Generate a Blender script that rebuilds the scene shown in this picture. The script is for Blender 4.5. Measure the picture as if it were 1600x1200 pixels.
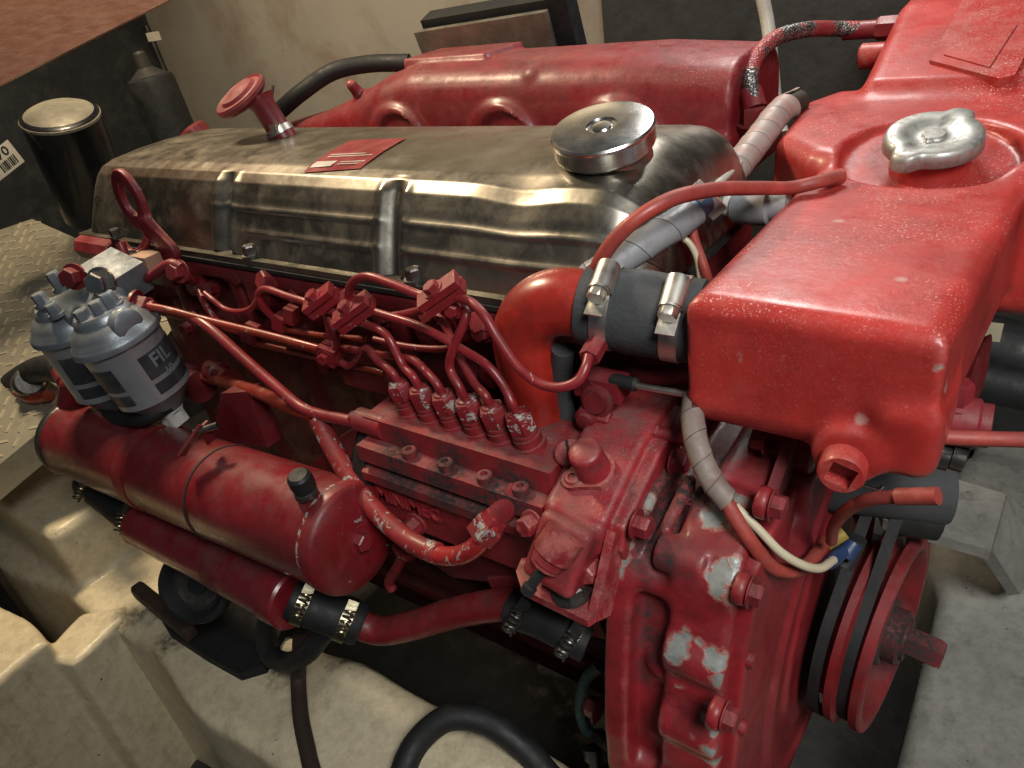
import bpy, bmesh, math, random
import numpy as np
from mathutils import Vector, Matrix

random.seed(7); np.random.seed(7)
for o in list(bpy.data.objects): bpy.data.objects.remove(o)
scene = bpy.context.scene
COL = scene.collection

# ------------------------------------------------------------------ camera
# x runs along the crankshaft towards the pulley, y across the engine, z up (metres)
CAM_R = ((0.8134239962, 0.5637069975, -0.1434427528),
         (0.1901189770, -0.4907163895, -0.8503247613),
         (-0.5497237279, 0.6644033760, -0.5063318842))
FOC = 1130.0
CAM_Z = 1.25
cam = bpy.data.cameras.new('camera')
cam.sensor_width = 36.0
cam.lens = 36.0 * FOC / 1600.0
cam.clip_start = 0.01
cam.clip_end = 60
camo = bpy.data.objects.new('camera', cam)
COL.objects.link(camo)
_m = Matrix(((CAM_R[0][0], -CAM_R[1][0], -CAM_R[2][0]),
             (CAM_R[0][1], -CAM_R[1][1], -CAM_R[2][1]),
             (CAM_R[0][2], -CAM_R[1][2], -CAM_R[2][2])))
camo.matrix_world = Matrix.Translation((0, 0, CAM_Z)) @ _m.to_4x4()
scene.camera = camo

# ------------------------------------------------------------------ world, lamps, exposure
world = bpy.data.worlds.new('World'); scene.world = world; world.use_nodes = True
bg = world.node_tree.nodes['Background']
bg.inputs[0].default_value = (0.62, 0.66, 0.72, 1); bg.inputs[1].default_value = 0.07

def area(name, loc, target, size, power, col, shape='DISK', spread=180):
    l = bpy.data.lights.new(name, 'AREA'); l.shape = shape; l.size = size; l.energy = power; l.color = col; l.spread = math.radians(spread)
    o = bpy.data.objects.new(name, l); COL.objects.link(o)
    o.location = loc
    o.rotation_euler = (Vector(target) - Vector(loc)).to_track_quat('-Z', 'Y').to_euler()
    return o
area('hatch_light', (0.55, -0.18, 1.95), (-0.06, 0.50, 0.84), 0.50, 4.5, (1.0, 0.98, 0.95), spread=80)
area('bulkhead_lamp', (-0.34, 1.08, 1.62), (-0.14, 0.55, 1.0), 0.26, 3.8, (1.0, 0.97, 0.92), spread=175)
area('warm_lamp', (-1.20, 0.52, 1.92), (-0.95, 0.45, 0.8), 0.20, 18, (1.0, 0.80, 0.54))
scene.view_settings.view_transform = 'Standard'
scene.view_settings.look = 'None'
scene.view_settings.exposure = 0.0
scene.view_settings.gamma = 1.0
scene.view_settings.use_curve_mapping = False
scene.render.resolution_x = 1024; scene.render.resolution_y = 768
scene.render.engine = 'CYCLES'

# ------------------------------------------------------------------ survey helpers
def ray(px, py):
    u, v = (px - 800) / FOC, (py - 600) / FOC
    return Vector([CAM_R[0][k] * u + CAM_R[1][k] * v + CAM_R[2][k] for k in range(3)])
def P(px, py, x=None, y=None, z=None):
    r = ray(px, py)
    if x is not None: t = x / r[0]
    elif y is not None: t = y / r[1]
    else: t = (z - CAM_Z) / r[2]
    return Vector((r[0] * t, r[1] * t, r[2] * t + CAM_Z))
def D(px, py, d):
    return ray(px, py) * d + Vector((0, 0, CAM_Z))
def PLN(px, py, p0, n):
    r = ray(px, py); c = Vector((0, 0, CAM_Z)); n = Vector(n)
    t = (Vector(p0) - c).dot(n) / r.dot(n)
    return c + r * t
V = Vector
X1, Y1, Z1 = V((1, 0, 0)), V((0, 1, 0)), V((0, 0, 1))

# ------------------------------------------------------------------ object helpers
WPOS = {}
def _finish(o, parent, label=None, cat=None, group=None, kind=None):
    COL.objects.link(o)
    if parent is not None: o.parent = parent
    if label: o['label'] = label
    if cat: o['category'] = cat
    if group: o['group'] = group
    if kind: o['kind'] = kind
def thing(name, loc, label, cat, group=None):
    o = bpy.data.objects.new(name, None); o.empty_display_size = .05
    o.location = loc; WPOS[o.name] = V(loc)
    _finish(o, None, label, cat, group)
    return o
def from_arrays(name, vs, fs, mat, parent=None, sharp=None, origin=None, **kw):
    """vs (n,3) world coordinates, fs list/array of faces; one mesh object"""
    vs = np.asarray(vs, float)
    c = (vs.min(0) + vs.max(0)) / 2 if origin is None else np.asarray(origin, float)
    me = bpy.data.meshes.new(name)
    if isinstance(fs, np.ndarray):
        k = fs.shape[1]
        me.vertices.add(len(vs)); me.vertices.foreach_set('co', (vs - c).astype(np.float32).ravel())
        me.loops.add(fs.size); me.loops.foreach_set('vertex_index', fs.astype(np.int32).ravel())
        me.polygons.add(len(fs))
        me.polygons.foreach_set('loop_start', np.arange(0, fs.size, k, dtype=np.int32))
        me.update(calc_edges=True); me.validate()
    else:
        me.from_pydata([tuple(v) for v in (vs - c)], [], [tuple(f) for f in fs]); me.update()
    me.polygons.foreach_set('use_smooth', [True] * len(me.polygons))
    if sharp is not None: me.set_sharp_from_angle(angle=math.radians(sharp))
    for m in (mat if isinstance(mat, (list, tuple)) else [mat]): me.materials.append(m)
    o = bpy.data.objects.new(name, me)
    pw = WPOS[parent.name] if parent is not None else V((0, 0, 0))
    o.location = V(c) - pw
    WPOS[o.name] = V(c)
    _finish(o, parent, **kw)
    return o
def obj(name, bm, mat, parent=None, sharp=35, bevel=0, seg=2, recalc=True, **kw):
    if bevel:
        es = [e for e in bm.edges if len(e.link_faces) == 2 and e.calc_face_angle(0) > math.radians(30)]
        if es: bmesh.ops.bevel(bm, geom=es, offset=bevel, segments=seg, profile=.5, affect='EDGES', clamp_overlap=True)
    if recalc: bmesh.ops.recalc_face_normals(bm, faces=bm.faces)
    bm.verts.index_update()
    vs = np.array([v.co[:] for v in bm.verts]); fs = [[v.index for v in f.verts] for f in bm.faces]
    mi = [f.material_index for f in bm.faces]
    bm.free()
    o = from_arrays(name, vs, fs, mat, parent, sharp=sharp, **kw)
    if any(mi): o.data.polygons.foreach_set('material_index', mi)
    return o
def NB(): return bmesh.new()
def frame(ax, up=None):
    ax = V(ax).normalized()
    up = V(up) if up is not None else (Z1 if abs(ax.z) < .9 else X1)
    u = (up - ax * up.dot(ax)).normalized(); w = ax.cross(u)
    return ax, u, w
def add_box(bm, c, half, ax=None):
    c = V(c); a = ax or (X1, Y1, Z1)
    vs = [bm.verts.new(c + a[0] * (sx * half[0]) + a[1] * (sy * half[1]) + a[2] * (sz * half[2]))
          for sx in (-1, 1) for sy in (-1, 1) for sz in (-1, 1)]
    for f in ((0, 1, 3, 2), (4, 6, 7, 5), (0, 4, 5, 1), (2, 3, 7, 6), (0, 2, 6, 4), (1, 5, 7, 3)):
        bm.faces.new([vs[i] for i in f])
    return vs
def add_lathe(bm, o, axis, prof, n=32, up=None, mod=None, cap=True):
    """prof: list of (distance along axis, radius)"""
    a, u, w = frame(axis, up); o = V(o); rings = []
    for (t, r) in prof:
        ring = []
        for k in range(n):
            th = 2 * math.pi * k / n
            rr = r * (mod(th, t) if mod else 1)
            ring.append(bm.verts.new(o + a * t + u * (rr * math.cos(th)) + w * (rr * math.sin(th))))
        rings.append(ring)
    for i in range(len(rings) - 1):
        A, B = rings[i], rings[i + 1]
        for k in range(n):
            bm.faces.new((A[k], A[(k + 1) % n], B[(k + 1) % n], B[k]))
    if cap:
        bm.faces.new(rings[0][::-1]); bm.faces.new(rings[-1])
def add_hex(bm, o, axis, r, h, up=None, washer=0, n=6):
    if washer: add_lathe(bm, o, axis, [(0, r * 1.35), (washer, r * 1.35), (washer, r * .9)], 20, up); 
    add_lathe(bm, V(o) + V(axis).normalized() * washer, axis, [(0, r), (h * .85, r), (h, r * .86)], n, up)
def spline(pts, n=8):
    pts = [V(p) for p in pts]
    if len(pts) < 3:
        return [pts[0].lerp(pts[-1], i / n) for i in range(n + 1)]
    out = []
    q = [pts[0] * 2 - pts[1]] + pts + [pts[-1] * 2 - pts[-2]]
    for i in range(1, len(q) - 2):
        p0, p1, p2, p3 = q[i - 1:i + 3]
        t0 = 0; al = .5
        t1 = t0 + max((p1 - p0).length, 1e-6) ** al; t2 = t1 + max((p2 - p1).length, 1e-6) ** al; t3 = t2 + max((p3 - p2).length, 1e-6) ** al
        for k in range(n):
            t = t1 + (t2 - t1) * k / n
            A1 = p0 * ((t1 - t) / (t1 - t0)) + p1 * ((t - t0) / (t1 - t0))
            A2 = p1 * ((t2 - t) / (t2 - t1)) + p2 * ((t - t1) / (t2 - t1))
            A3 = p2 * ((t3 - t) / (t3 - t2)) + p3 * ((t - t2) / (t3 - t2))
            B1 = A1 * ((t2 - t) / (t2 - t0)) + A2 * ((t - t0) / (t2 - t0))
            B2 = A2 * ((t3 - t) / (t3 - t1)) + A3 * ((t - t1) / (t3 - t1))
            out.append(B1 * ((t2 - t) / (t2 - t1)) + B2 * ((t - t1) / (t2 - t1)))
    out.append(pts[-1])
    return out
def add_tube(bm, pts, r, n=14, sub=8, rfun=None, raw=False):
    path = [V(p) for p in pts] if raw else spline(pts, sub)
    m = len(path); rings = []; u = None
    for i, p in enumerate(path):
        t = (path[min(i + 1, m - 1)] - path[max(i - 1, 0)]).normalized()
        if u is None: _, u, _w = frame(t)
        u = (u - t * u.dot(t)).normalized(); w = t.cross(u)
        rr = r if rfun is None else r * rfun(i / (m - 1), i)
        rings.append([bm.verts.new(p + u * (rr * math.cos(2 * math.pi * k / n)) + w * (rr * math.sin(2 * math.pi * k / n))) for k in range(n)])
    for i in range(m - 1):
        A, B = rings[i], rings[i + 1]
        for k in range(n): bm.faces.new((A[k], A[(k + 1) % n], B[(k + 1) % n], B[k]))
    bm.faces.new(rings[0][::-1]); bm.faces.new(rings[-1])
def add_prism(bm, pts, ext):
    """closed polygon pts (3d) extruded by vector ext"""
    ext = V(ext)
    a = [bm.verts.new(V(p)) for p in pts]; b = [bm.verts.new(V(p) + ext) for p in pts]
    bm.faces.new(a); bm.faces.new(b[::-1]); n = len(a)
    for i in range(n): bm.faces.new((a[i], b[i], b[(i + 1) % n], a[(i + 1) % n]))
def tube(name, pts, r, mat, parent=None, n=14, sub=8, rfun=None, **kw):
    bm = NB(); add_tube(bm, pts, r, n, sub, rfun)
    return obj(name, bm, mat, parent, sharp=50, **kw)
def lathe(name, o, axis, prof, mat, parent=None, n=32, up=None, mod=None, sharp=35, **kw):
    bm = NB(); add_lathe(bm, o, axis, prof, n, up, mod)
    return obj(name, bm, mat, parent, sharp=sharp, **kw)
def box(name, c, half, mat, parent=None, ax=None, bevel=.002, seg=2, **kw):
    bm = NB(); add_box(bm, c, half, ax)
    return obj(name, bm, mat, parent, bevel=bevel, seg=seg, **kw)
def hexbolt(name, o, axis, r, h, mat, parent, up=None, washer=.0015, **kw):
    bm = NB(); add_hex(bm, o, axis, r, h, up, washer)
    return obj(name, bm, mat, parent, sharp=30, **kw)
def plate(name, pts, ext, mat, parent=None, bevel=.002, seg=2, **kw):
    bm = NB(); add_prism(bm, pts, ext)
    return obj(name, bm, mat, parent, bevel=bevel, seg=seg, **kw)

def text_mesh(txt, size, place, depth=.0008, bold=0.0, align='CENTER'):
    """text as verts/faces; place(x, y, h) maps flat letter coords to the world"""
    cu = bpy.data.curves.new('t', 'FONT'); cu.body = txt; cu.size = size; cu.align_x = align; cu.align_y = 'CENTER'
    cu.extrude = depth / 2; cu.resolution_u = 3; cu.offset = bold
    to = bpy.data.objects.new('t', cu); COL.objects.link(to)
    bpy.context.view_layer.update()
    me = bpy.data.meshes.new_from_object(to.evaluated_get(bpy.context.evaluated_depsgraph_get()))
    vs = np.array([place(v.co.x, v.co.y, v.co.z + depth / 2)[:] for v in me.vertices]); fs = [list(p.vertices) for p in me.polygons]
    bpy.data.objects.remove(to); bpy.data.curves.remove(cu); bpy.data.meshes.remove(me)
    return vs, fs

from mathutils.bvhtree import BVHTree
def hits(o, pix):
    """where the sight lines through the listed pixels meet object o: [(point, radius)]"""
    w = WPOS[o.name]
    t = BVHTree.FromPolygons([v.co + w for v in o.data.vertices], [tuple(p.vertices) for p in o.data.polygons])
    out = []
    for (px, py, r) in pix:
        h = t.ray_cast(V((0, 0, CAM_Z)), ray(px, py).normalized())[0]
        if h is not None: out.append((h, r))
    return out
def hit_n(o, px, py):
    w = WPOS[o.name]
    t = BVHTree.FromPolygons([v.co + w for v in o.data.vertices], [tuple(p.vertices) for p in o.data.polygons])
    h = t.ray_cast(V((0, 0, CAM_Z)), ray(px, py).normalized()); n = h[1]
    return h[0], (n if n.dot(ray(px, py)) < 0 else -n)
def repaint(o, m): o.data.materials[0] = m

# ------------------------------------------------------------------ cast shapes: signed distances + surface nets
def A3(v): return np.array(tuple(v), dtype=np.float32)
def s_box(p, c, half, r=.004, ax=None):
    q = [p[i] - c[i] for i in range(3)]
    if ax is not None: q = [q[0] * a[0] + q[1] * a[1] + q[2] * a[2] for a in ax]
    d = [np.abs(q[i]) - (half[i] - r) for i in range(3)]
    o = np.sqrt(sum(np.maximum(k, 0) ** 2 for k in d))
    return o + np.minimum(np.maximum(np.maximum(d[0], d[1]), d[2]), 0) - r
def s_cap(p, a, b, r1, r2=None):
    r2 = r1 if r2 is None else r2
    a, b = A3(a), A3(b); ba = b - a
    h = np.clip(sum((p[i] - a[i]) * ba[i] for i in range(3)) / float(ba @ ba), 0, 1)
    return np.sqrt(sum((p[i] - a[i] - ba[i] * h) ** 2 for i in range(3))) - (r1 + (r2 - r1) * h)
def s_cyl(p, a, b, r, rr=.002):
    a, b = A3(a), A3(b); ba = b - a; L = float(np.linalg.norm(ba)); ba = ba / L
    t = sum((p[i] - a[i]) * ba[i] for i in range(3))
    q = np.sqrt(np.maximum(sum((p[i] - a[i]) ** 2 for i in range(3)) - t * t, 0))
    dx = q - (r - rr); dy = np.abs(t - L / 2) - (L / 2 - rr)
    return np.sqrt(np.maximum(dx, 0) ** 2 + np.maximum(dy, 0) ** 2) + np.minimum(np.maximum(dx, dy), 0) - rr
def s_sph(p, c, r):
    return np.sqrt(sum((p[i] - c[i]) ** 2 for i in range(3))) - r
def s_ell(p, c, rad):
    k0 = np.sqrt(sum(((p[i] - c[i]) / rad[i]) ** 2 for i in range(3)))
    return (k0 - 1) * min(rad)
def poly2(u, v, pts):
    d = np.full(u.shape, 1e9, np.float32); s = np.ones(u.shape, np.float32); n = len(pts)
    for i in range(n):
        ax_, ay_ = pts[i]; bx_, by_ = pts[i - 1]
        ex, ey = bx_ - ax_, by_ - ay_; wx, wy = u - ax_, v - ay_
        t = np.clip((wx * ex + wy * ey) / (ex * ex + ey * ey), 0, 1)
        d = np.minimum(d, (wx - ex * t) ** 2 + (wy - ey * t) ** 2)
        c1 = v >= ay_; c2 = v < by_; c3 = ex * wy > ey * wx
        s = np.where((c1 & c2 & c3) | (~c1 & ~c2 & ~c3), -s, s)
    return s * np.sqrt(d)
def ext(d2, w, lo, hi, r=.003):
    dw = np.abs(w - (lo + hi) / 2) - (hi - lo) / 2 + r; d2 = d2 + r
    return np.sqrt(np.maximum(d2, 0) ** 2 + np.maximum(dw, 0) ** 2) + np.minimum(np.maximum(d2, dw), 0) - r
def U(a, b, k=.008):
    h = np.clip(.5 + .5 * (b - a) / k, 0, 1)
    return b * (1 - h) + a * h - k * h * (1 - h)
def S(a, b, k=.006):
    return -U(-a, b, k)
def cast(name, f, lo, hi, h, mat, parent=None, **kw):
    lo = np.array(lo); hi = np.array(hi)
    n = np.ceil((hi - lo) / h).astype(int) + 1
    g = np.meshgrid(*[(lo[i] + np.arange(n[i]) * h).astype(np.float32) for i in range(3)], indexing='ij')
    v = f(g).astype(np.float32)
    v[0], v[-1] = np.maximum(v[0], h * .2), np.maximum(v[-1], h * .2)
    v[:, 0], v[:, -1] = np.maximum(v[:, 0], h * .2), np.maximum(v[:, -1], h * .2)
    v[:, :, 0], v[:, :, -1] = np.maximum(v[:, :, 0], h * .2), np.maximum(v[:, :, -1], h * .2)
    ins = v < 0
    acc = np.zeros(tuple(n - 1) + (3,), np.float32); cnt = np.zeros(tuple(n - 1), np.int16)
    cross = []
    for a in range(3):
        b, c = [k for k in range(3) if k != a]
        s0 = [slice(None)] * 3; s1 = [slice(None)] * 3; s0[a] = slice(0, -1); s1[a] = slice(1, None)
        A, B = v[tuple(s0)], v[tuple(s1)]
        x = ins[tuple(s0)] != ins[tuple(s1)]
        idx = np.argwhere(x); va = A[x]; vb = B[x]
        t = va / (va - vb)
        pos = idx.astype(np.float32); pos[:, a] += t
        for db in (0, 1):
            for dc in (0, 1):
                cc = idx.copy(); cc[:, b] -= db; cc[:, c] -= dc
                ok = (cc[:, b] >= 0) & (cc[:, c] >= 0) & (cc[:, b] < n[b] - 1) & (cc[:, c] < n[c] - 1)
                q = cc[ok]; np.add.at(acc, tuple(q.T), pos[ok]); np.add.at(cnt, tuple(q.T), 1)
        cross.append((a, b, c, idx, va < 0))
    m = cnt > 0
    vid = np.full(tuple(n - 1), -1, np.int64); vid[m] = np.arange(m.sum())
    vs = acc[m] / cnt[m][:, None] * h + lo
    quads = []
    for a, b, c, idx, neg in cross:
        def cell(db, dc):
            q = idx.copy(); q[:, b] -= db; q[:, c] -= dc
            return vid[tuple(q.T)]
        q = np.stack([cell(0, 0), cell(1, 0), cell(1, 1), cell(0, 1)], 1)
        flip = neg if a != 1 else ~neg
        q = np.where(flip[:, None], q, q[:, ::-1])
        quads.append(q)
    fs = np.concatenate(quads)
    fs = fs[(fs >= 0).all(1)]
    return from_arrays(name, vs, fs, mat, parent, **kw)
# ------------------------------------------------------------------ materials
class NT:
    def __init__(s, name):
        s.m = bpy.data.materials.new(name); s.m.use_nodes = True
        s.t = s.m.node_tree; s.b = s.t.nodes['Principled BSDF']
        s.geo = s.t.nodes.new('ShaderNodeNewGeometry'); s.pos = s.geo.outputs['Position']
    def n(s, kind, **kw):
        x = s.t.nodes.new(kind)
        for k, v in kw.items(): setattr(x, k, v)
        return x
    def L(s, a, b): s.t.links.new(a, b)
    def noise(s, scale, detail=3, rough=.55, vec=None, dist=0.0, col=False):
        x = s.n('ShaderNodeTexNoise'); s.L(vec or s.pos, x.inputs['Vector'])
        x.inputs['Scale'].default_value = scale; x.inputs['Detail'].default_value = detail
        x.inputs['Roughness'].default_value = rough; x.inputs['Distortion'].default_value = dist
        return x.outputs['Color' if col else 'Fac']
    def ramp(s, fac, a, b, ca=(0, 0, 0, 1), cb=(1, 1, 1, 1)):
        x = s.n('ShaderNodeValToRGB'); s.L(fac, x.inputs[0]); e = x.color_ramp.elements
        e[0].position = a; e[1].position = b; e[0].color = ca; e[1].color = cb
        return x.outputs[0]
    def mapr(s, fac, a, b, lo=0.0, hi=1.0):
        x = s.n('ShaderNodeMapRange'); s.L(fac, x.inputs[0])
        for i, v in enumerate((a, b, lo, hi)): x.inputs[i + 1].default_value = v
        return x.outputs[0]
    def mix(s, fac, a, b):
        x = s.n('ShaderNodeMix', data_type='RGBA')
        for sock, v in ((x.inputs[0], fac), (x.inputs[6], a), (x.inputs[7], b)):
            if hasattr(v, 'is_output'): s.L(v, sock)
            elif isinstance(v, (int, float)): sock.default_value = v
            else: sock.default_value = (*v[:3], 1)
        return x.outputs[2]
    def math(s, op, a, b=None, clamp=False):
        x = s.n('ShaderNodeMath', operation=op, use_clamp=clamp)
        for i, v in enumerate((a, b)):
            if v is None: continue
            if hasattr(v, 'is_output'): s.L(v, x.inputs[i])
            else: x.inputs[i].default_value = v
        return x.outputs[0]
    def vmath(s, op, a, b, out=0):
        x = s.n('ShaderNodeVectorMath', operation=op)
        for i, v in enumerate((a, b)):
            if hasattr(v, 'is_output'): s.L(v, x.inputs[i])
            else: x.inputs[i].default_value = v
        return x.outputs[out]
    def bump(s, h, strength, dist=.002):
        x = s.n('ShaderNodeBump'); x.inputs['Strength'].default_value = strength; x.inputs['Distance'].default_value = dist
        s.L(h, x.inputs['Height']); return x
    def set(s, **kw):
        names = dict(col='Base Color', rough='Roughness', metal='Metallic', normal='Normal', coat='Coat Weight', spec='Specular IOR Level', coatr='Coat Roughness', aniso='Anisotropic', alpha='Alpha', trans='Transmission Weight', emit='Emission Strength', sheen='Sheen Weight')
        for k, v in kw.items():
            i = s.b.inputs[names[k]]
            if hasattr(v, 'is_output'): s.L(v, i)
            elif isinstance(v, tuple): i.default_value = (*v[:3], 1)
            else: i.default_value = v
    def blobs(s, blobs, amt=.012, scale=55):
        """soft-edged irregular spots around points in the place: 1 inside"""
        nz = s.noise(scale, 4, .6, col=True)
        off = s.n('ShaderNodeVectorMath', operation='MULTIPLY_ADD')
        s.L(nz, off.inputs[0]); off.inputs[1].default_value = (2 * amt,) * 3; off.inputs[2].default_value = (-amt,) * 3
        q = s.vmath('ADD', s.pos, off.outputs[0]); best = None
        for (c, r) in blobs:
            d = s.vmath('DISTANCE', q, tuple(c), out=1)
            d = s.math('SUBTRACT', d, r)
            best = d if best is None else s.math('MINIMUM', best, d)
        return best

def red_paint(name, base=(.25, .018, .026), rough=.46, grime=.55, gscale=16, specks=.0, chips=(), flakes=0.0, soot=(), stains=(), dust=.35, edge=0.0, mot=(.72, 1.12), bumpy=.12, coat=.12, fade=.4):
    t = NT(name)
    big = t.noise(11, 4, .6)
    dark = tuple(c * .62 for c in base); lite = (min(base[0] * 1.2 + .03, 1), base[1] * 2 + .045, base[2] * 2 + .045)
    col = t.mix(t.mapr(big, .35, .7), dark, base)
    pale = t.noise(23, 5, .65)
    col = t.mix(t.math('MULTIPLY', t.mapr(pale, .55, .8), fade), col, lite)
    mott = t.mapr(t.noise(70, 8, .75), .3, .7, *mot)
    mm = t.n('ShaderNodeMix', data_type='RGBA', blend_type='MULTIPLY'); mm.inputs[0].default_value = 1.0
    t.L(col, mm.inputs[6]); t.L(mott, mm.inputs[7]); col = mm.outputs[2]
    r = t.mapr(t.noise(30, 6, .7), .3, .7, rough * .65, rough * 1.5)
    if edge:
        pt = t.math('MULTIPLY', t.mapr(t.geo.outputs['Pointiness'], .515, .56), t.mapr(t.noise(55, 5, .7), .42, .60))
        col = t.mix(t.math('MULTIPLY', pt, edge), col, (.46, .16, .14))
    if dust:
        sx = t.n('ShaderNodeSeparateXYZ'); t.L(t.geo.outputs['Normal'], sx.inputs[0])
        du = t.math('MULTIPLY', t.mapr(sx.outputs[2], .35, .95), t.mapr(t.noise(45, 7, .7), .36, .66))
        du = t.math('MULTIPLY', du, dust)
        col = t.mix(du, col, (.115, .070, .062)); r = t.math('ADD', r, t.math('MULTIPLY', du, .4), True)
    if specks:
        sp = t.mapr(t.noise(560, 3, .7), .585, .66)
        area_ = t.mapr(t.noise(14, 3, .6), .42, .62)
        sn = t.n('ShaderNodeSeparateXYZ'); t.L(t.geo.outputs['Normal'], sn.inputs[0])
        area_ = t.math('MULTIPLY', area_, t.mapr(sn.outputs[2], .2, .8, .12, 1.0))
        sp = t.math('MULTIPLY', t.math('MULTIPLY', sp, area_), specks)
        col = t.mix(sp, col, (.62, .38, .33)); r = t.math('ADD', r, t.math('MULTIPLY', sp, .4), True)
    if grime:
        g = t.mapr(t.noise(gscale, 8, .72, dist=.4), .50, .68)
        fine = t.mapr(t.noise(190, 4, .7), .35, .6)
        g = t.math('MULTIPLY', t.math('MULTIPLY', g, fine), grime)
        col = t.mix(g, col, (.016, .010, .010)); r = t.math('ADD', r, t.math('MULTIPLY', g, .35), True)
    if stains:
        d = t.blobs(stains, .004, 60)
        col = t.mix(t.math('MULTIPLY', t.mapr(d, .002, -.001), .7), col, (.42, .26, .23))
    if soot:
        d = t.blobs(soot, .02, 40)
        g = t.math('MULTIPLY', t.mapr(d, .006, -.012), t.mapr(t.noise(230, 5, .75), .30, .55))
        col = t.mix(g, col, (.022, .018, .017)); r = t.math('ADD', r, t.math('MULTIPLY', g, .4), True)
    hgt = t.math('ADD', t.math('MULTIPLY', t.noise(75, 4, .6), .8), t.math('MULTIPLY', t.noise(330, 2, .5), .2))
    metal = None
    if flakes:
        fm = t.mapr(t.noise(95, 5, .7, dist=.6), .665 - .1 * flakes, .675 - .1 * flakes)
        col = t.mix(fm, col, (.30, .29, .27)); r = t.mix(fm, r, (.45, .45, .45))
        hgt = t.math('SUBTRACT', hgt, t.math('MULTIPLY', fm, .8)); metal = fm
    if chips:
        d = t.blobs(chips, .011, 62)
        cm = t.mapr(d, .0008, -.0004)
        rim = t.math('MULTIPLY', t.mapr(d, .0028, .0008), t.mapr(d, -.0012, .0006))
        gcol = t.mix(t.mapr(t.noise(120, 4, .6), .3, .7), (.15, .16, .15), (.27, .285, .27))
        col = t.mix(cm, col, gcol); col = t.mix(t.math('MULTIPLY', rim, .6), col, (.34, .20, .16))
        r = t.mix(cm, r, (.42, .42, .42))
        hgt = t.math('SUBTRACT', hgt, t.math('MULTIPLY', cm, 1.2))
    b = t.bump(hgt, bumpy, .004)
    t.set(col=col, rough=r, normal=b.outputs[0], coat=coat, coatr=.25)
    return t.m

def plain(name, col, rough=.5, metal=0.0, var=.35, scale=30, bumpy=.1, grime=.3, dirt=(.02, .017, .014), bscale=120, coat=0.0, gscale=20):
    t = NT(name)
    c = t.mix(t.mapr(t.noise(scale, 5, .6), .3, .7), tuple(k * (1 - var) for k in col), col)
    r = t.mapr(t.noise(scale * 1.7, 4, .6), .3, .7, rough * .8, min(1, rough * 1.25))
    if grime:
        g = t.math('MULTIPLY', t.mapr(t.noise(gscale, 8, .7, dist=.3), .48, .68), grime)
        c = t.mix(g, c, dirt); r = t.math('ADD', r, t.math('MULTIPLY', g, .3), True)
    b = t.bump(t.noise(bscale, 4, .6), bumpy, .003)
    t.set(col=c, rough=r, metal=metal, normal=b.outputs[0], coat=coat)
    return t.m

M = {}
M['red'] = red_paint('engine_red', grime=.55, specks=.2)
M['red_dirty'] = red_paint('engine_red_greasy', base=(.17, .010, .015), grime=.95, gscale=11, rough=.48, coat=.03)
M['red_clean'] = red_paint('cooler_red', base=(.225, .013, .021), grime=.25, rough=.30, bumpy=.05, coat=.35)
M['red_pipe'] = red_paint('pipe_red', base=(.31, .022, .029), grime=.35, rough=.33, bumpy=.08, flakes=.12, gscale=40)
M['red_worn'] = red_paint('worn_pipe_red', base=(.30, .024, .025), grime=.5, rough=.4, flakes=.75, gscale=40)
M['red_tube'] = red_paint('rubber_red', base=(.40, .060, .045), grime=.2, rough=.5, bumpy=.05, coat=0, fade=.5)
M['copper_red'] = red_paint('worn_copper_red', base=(.34, .035, .018), grime=.3, rough=.3, flakes=.3, gscale=40)
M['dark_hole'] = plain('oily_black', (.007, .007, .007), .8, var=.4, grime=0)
M['rubber'] = plain('black_rubber', (.011, .012, .013), .60, var=.3, grime=.25, dirt=(.035, .032, .027), bumpy=.15)
M['rubber_grey'] = plain('grey_rubber_hose', (.045, .048, .052), .72, var=.25, grime=.2, dirt=(.09, .09, .085), bumpy=.25, bscale=260)
M['black_gloss'] = plain('black_enamel', (.010, .012, .014), .34, var=.3, grime=.2, dirt=(.05, .045, .04), bumpy=.03, coat=.3)
M['chrome'] = plain('chrome', (.62, .62, .60), .24, metal=1, var=.15, grime=.12, dirt=(.12, .09, .06), bumpy=.02)
M['steel'] = plain('clamp_steel', (.66, .64, .58), .40, metal=1, var=.15, grime=.1, bumpy=.05)
M['dark_steel'] = plain('oily_steel', (.20, .19, .18), .35, metal=.9, var=.4, grime=.6, bumpy=.1)
M['alu'] = plain('blue_lit_aluminium', (.30, .335, .37), .38, metal=.6, var=.2, grime=.35, dirt=(.05, .05, .05), bumpy=.08, bscale=300)  # blue of the light falling on it is put into the colour
M['canister'] = plain('grey_canister_paint', (.40, .42, .43), .34, metal=.5, var=.18, grime=.2, bumpy=.04)
M['print'] = plain('dark_label_print', (.035, .040, .045), .4, grime=.5, dirt=(.12, .13, .14), bumpy=0)
M['print_grey'] = plain('grey_label_print', (.20, .235, .26), .4, grime=0, bumpy=0)
M['white_plastic'] = plain('white_plastic', (.62, .62, .58), .45, var=.12, grime=.25, bumpy=.03)
M['grey_plastic'] = plain('grey_plastic_wrap', (.27, .285, .30), .45, var=.25, grime=.4, dirt=(.10, .07, .06), bumpy=.05, gscale=60)
M['dirty_wrap'] = plain('dirty_plastic_wrap', (.23, .19, .165), .55, var=.35, grime=.75, dirt=(.14, .06, .05), bumpy=.08, gscale=50)
M['painted_wrap'] = plain('paint_splashed_wrap', (.36, .29, .26), .45, var=.25, grime=.55, dirt=(.40, .06, .06), bumpy=.05, gscale=35)
M['cream_cable'] = plain('cream_cable', (.52, .46, .32), .45, var=.15, grime=.2)
M['white_cable'] = plain('white_cable', (.46, .44, .38), .45, var=.15, grime=.2)
M['brown_strip'] = plain('brown_strip', (.035, .020, .014), .7, var=.3, grime=.3)
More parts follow.
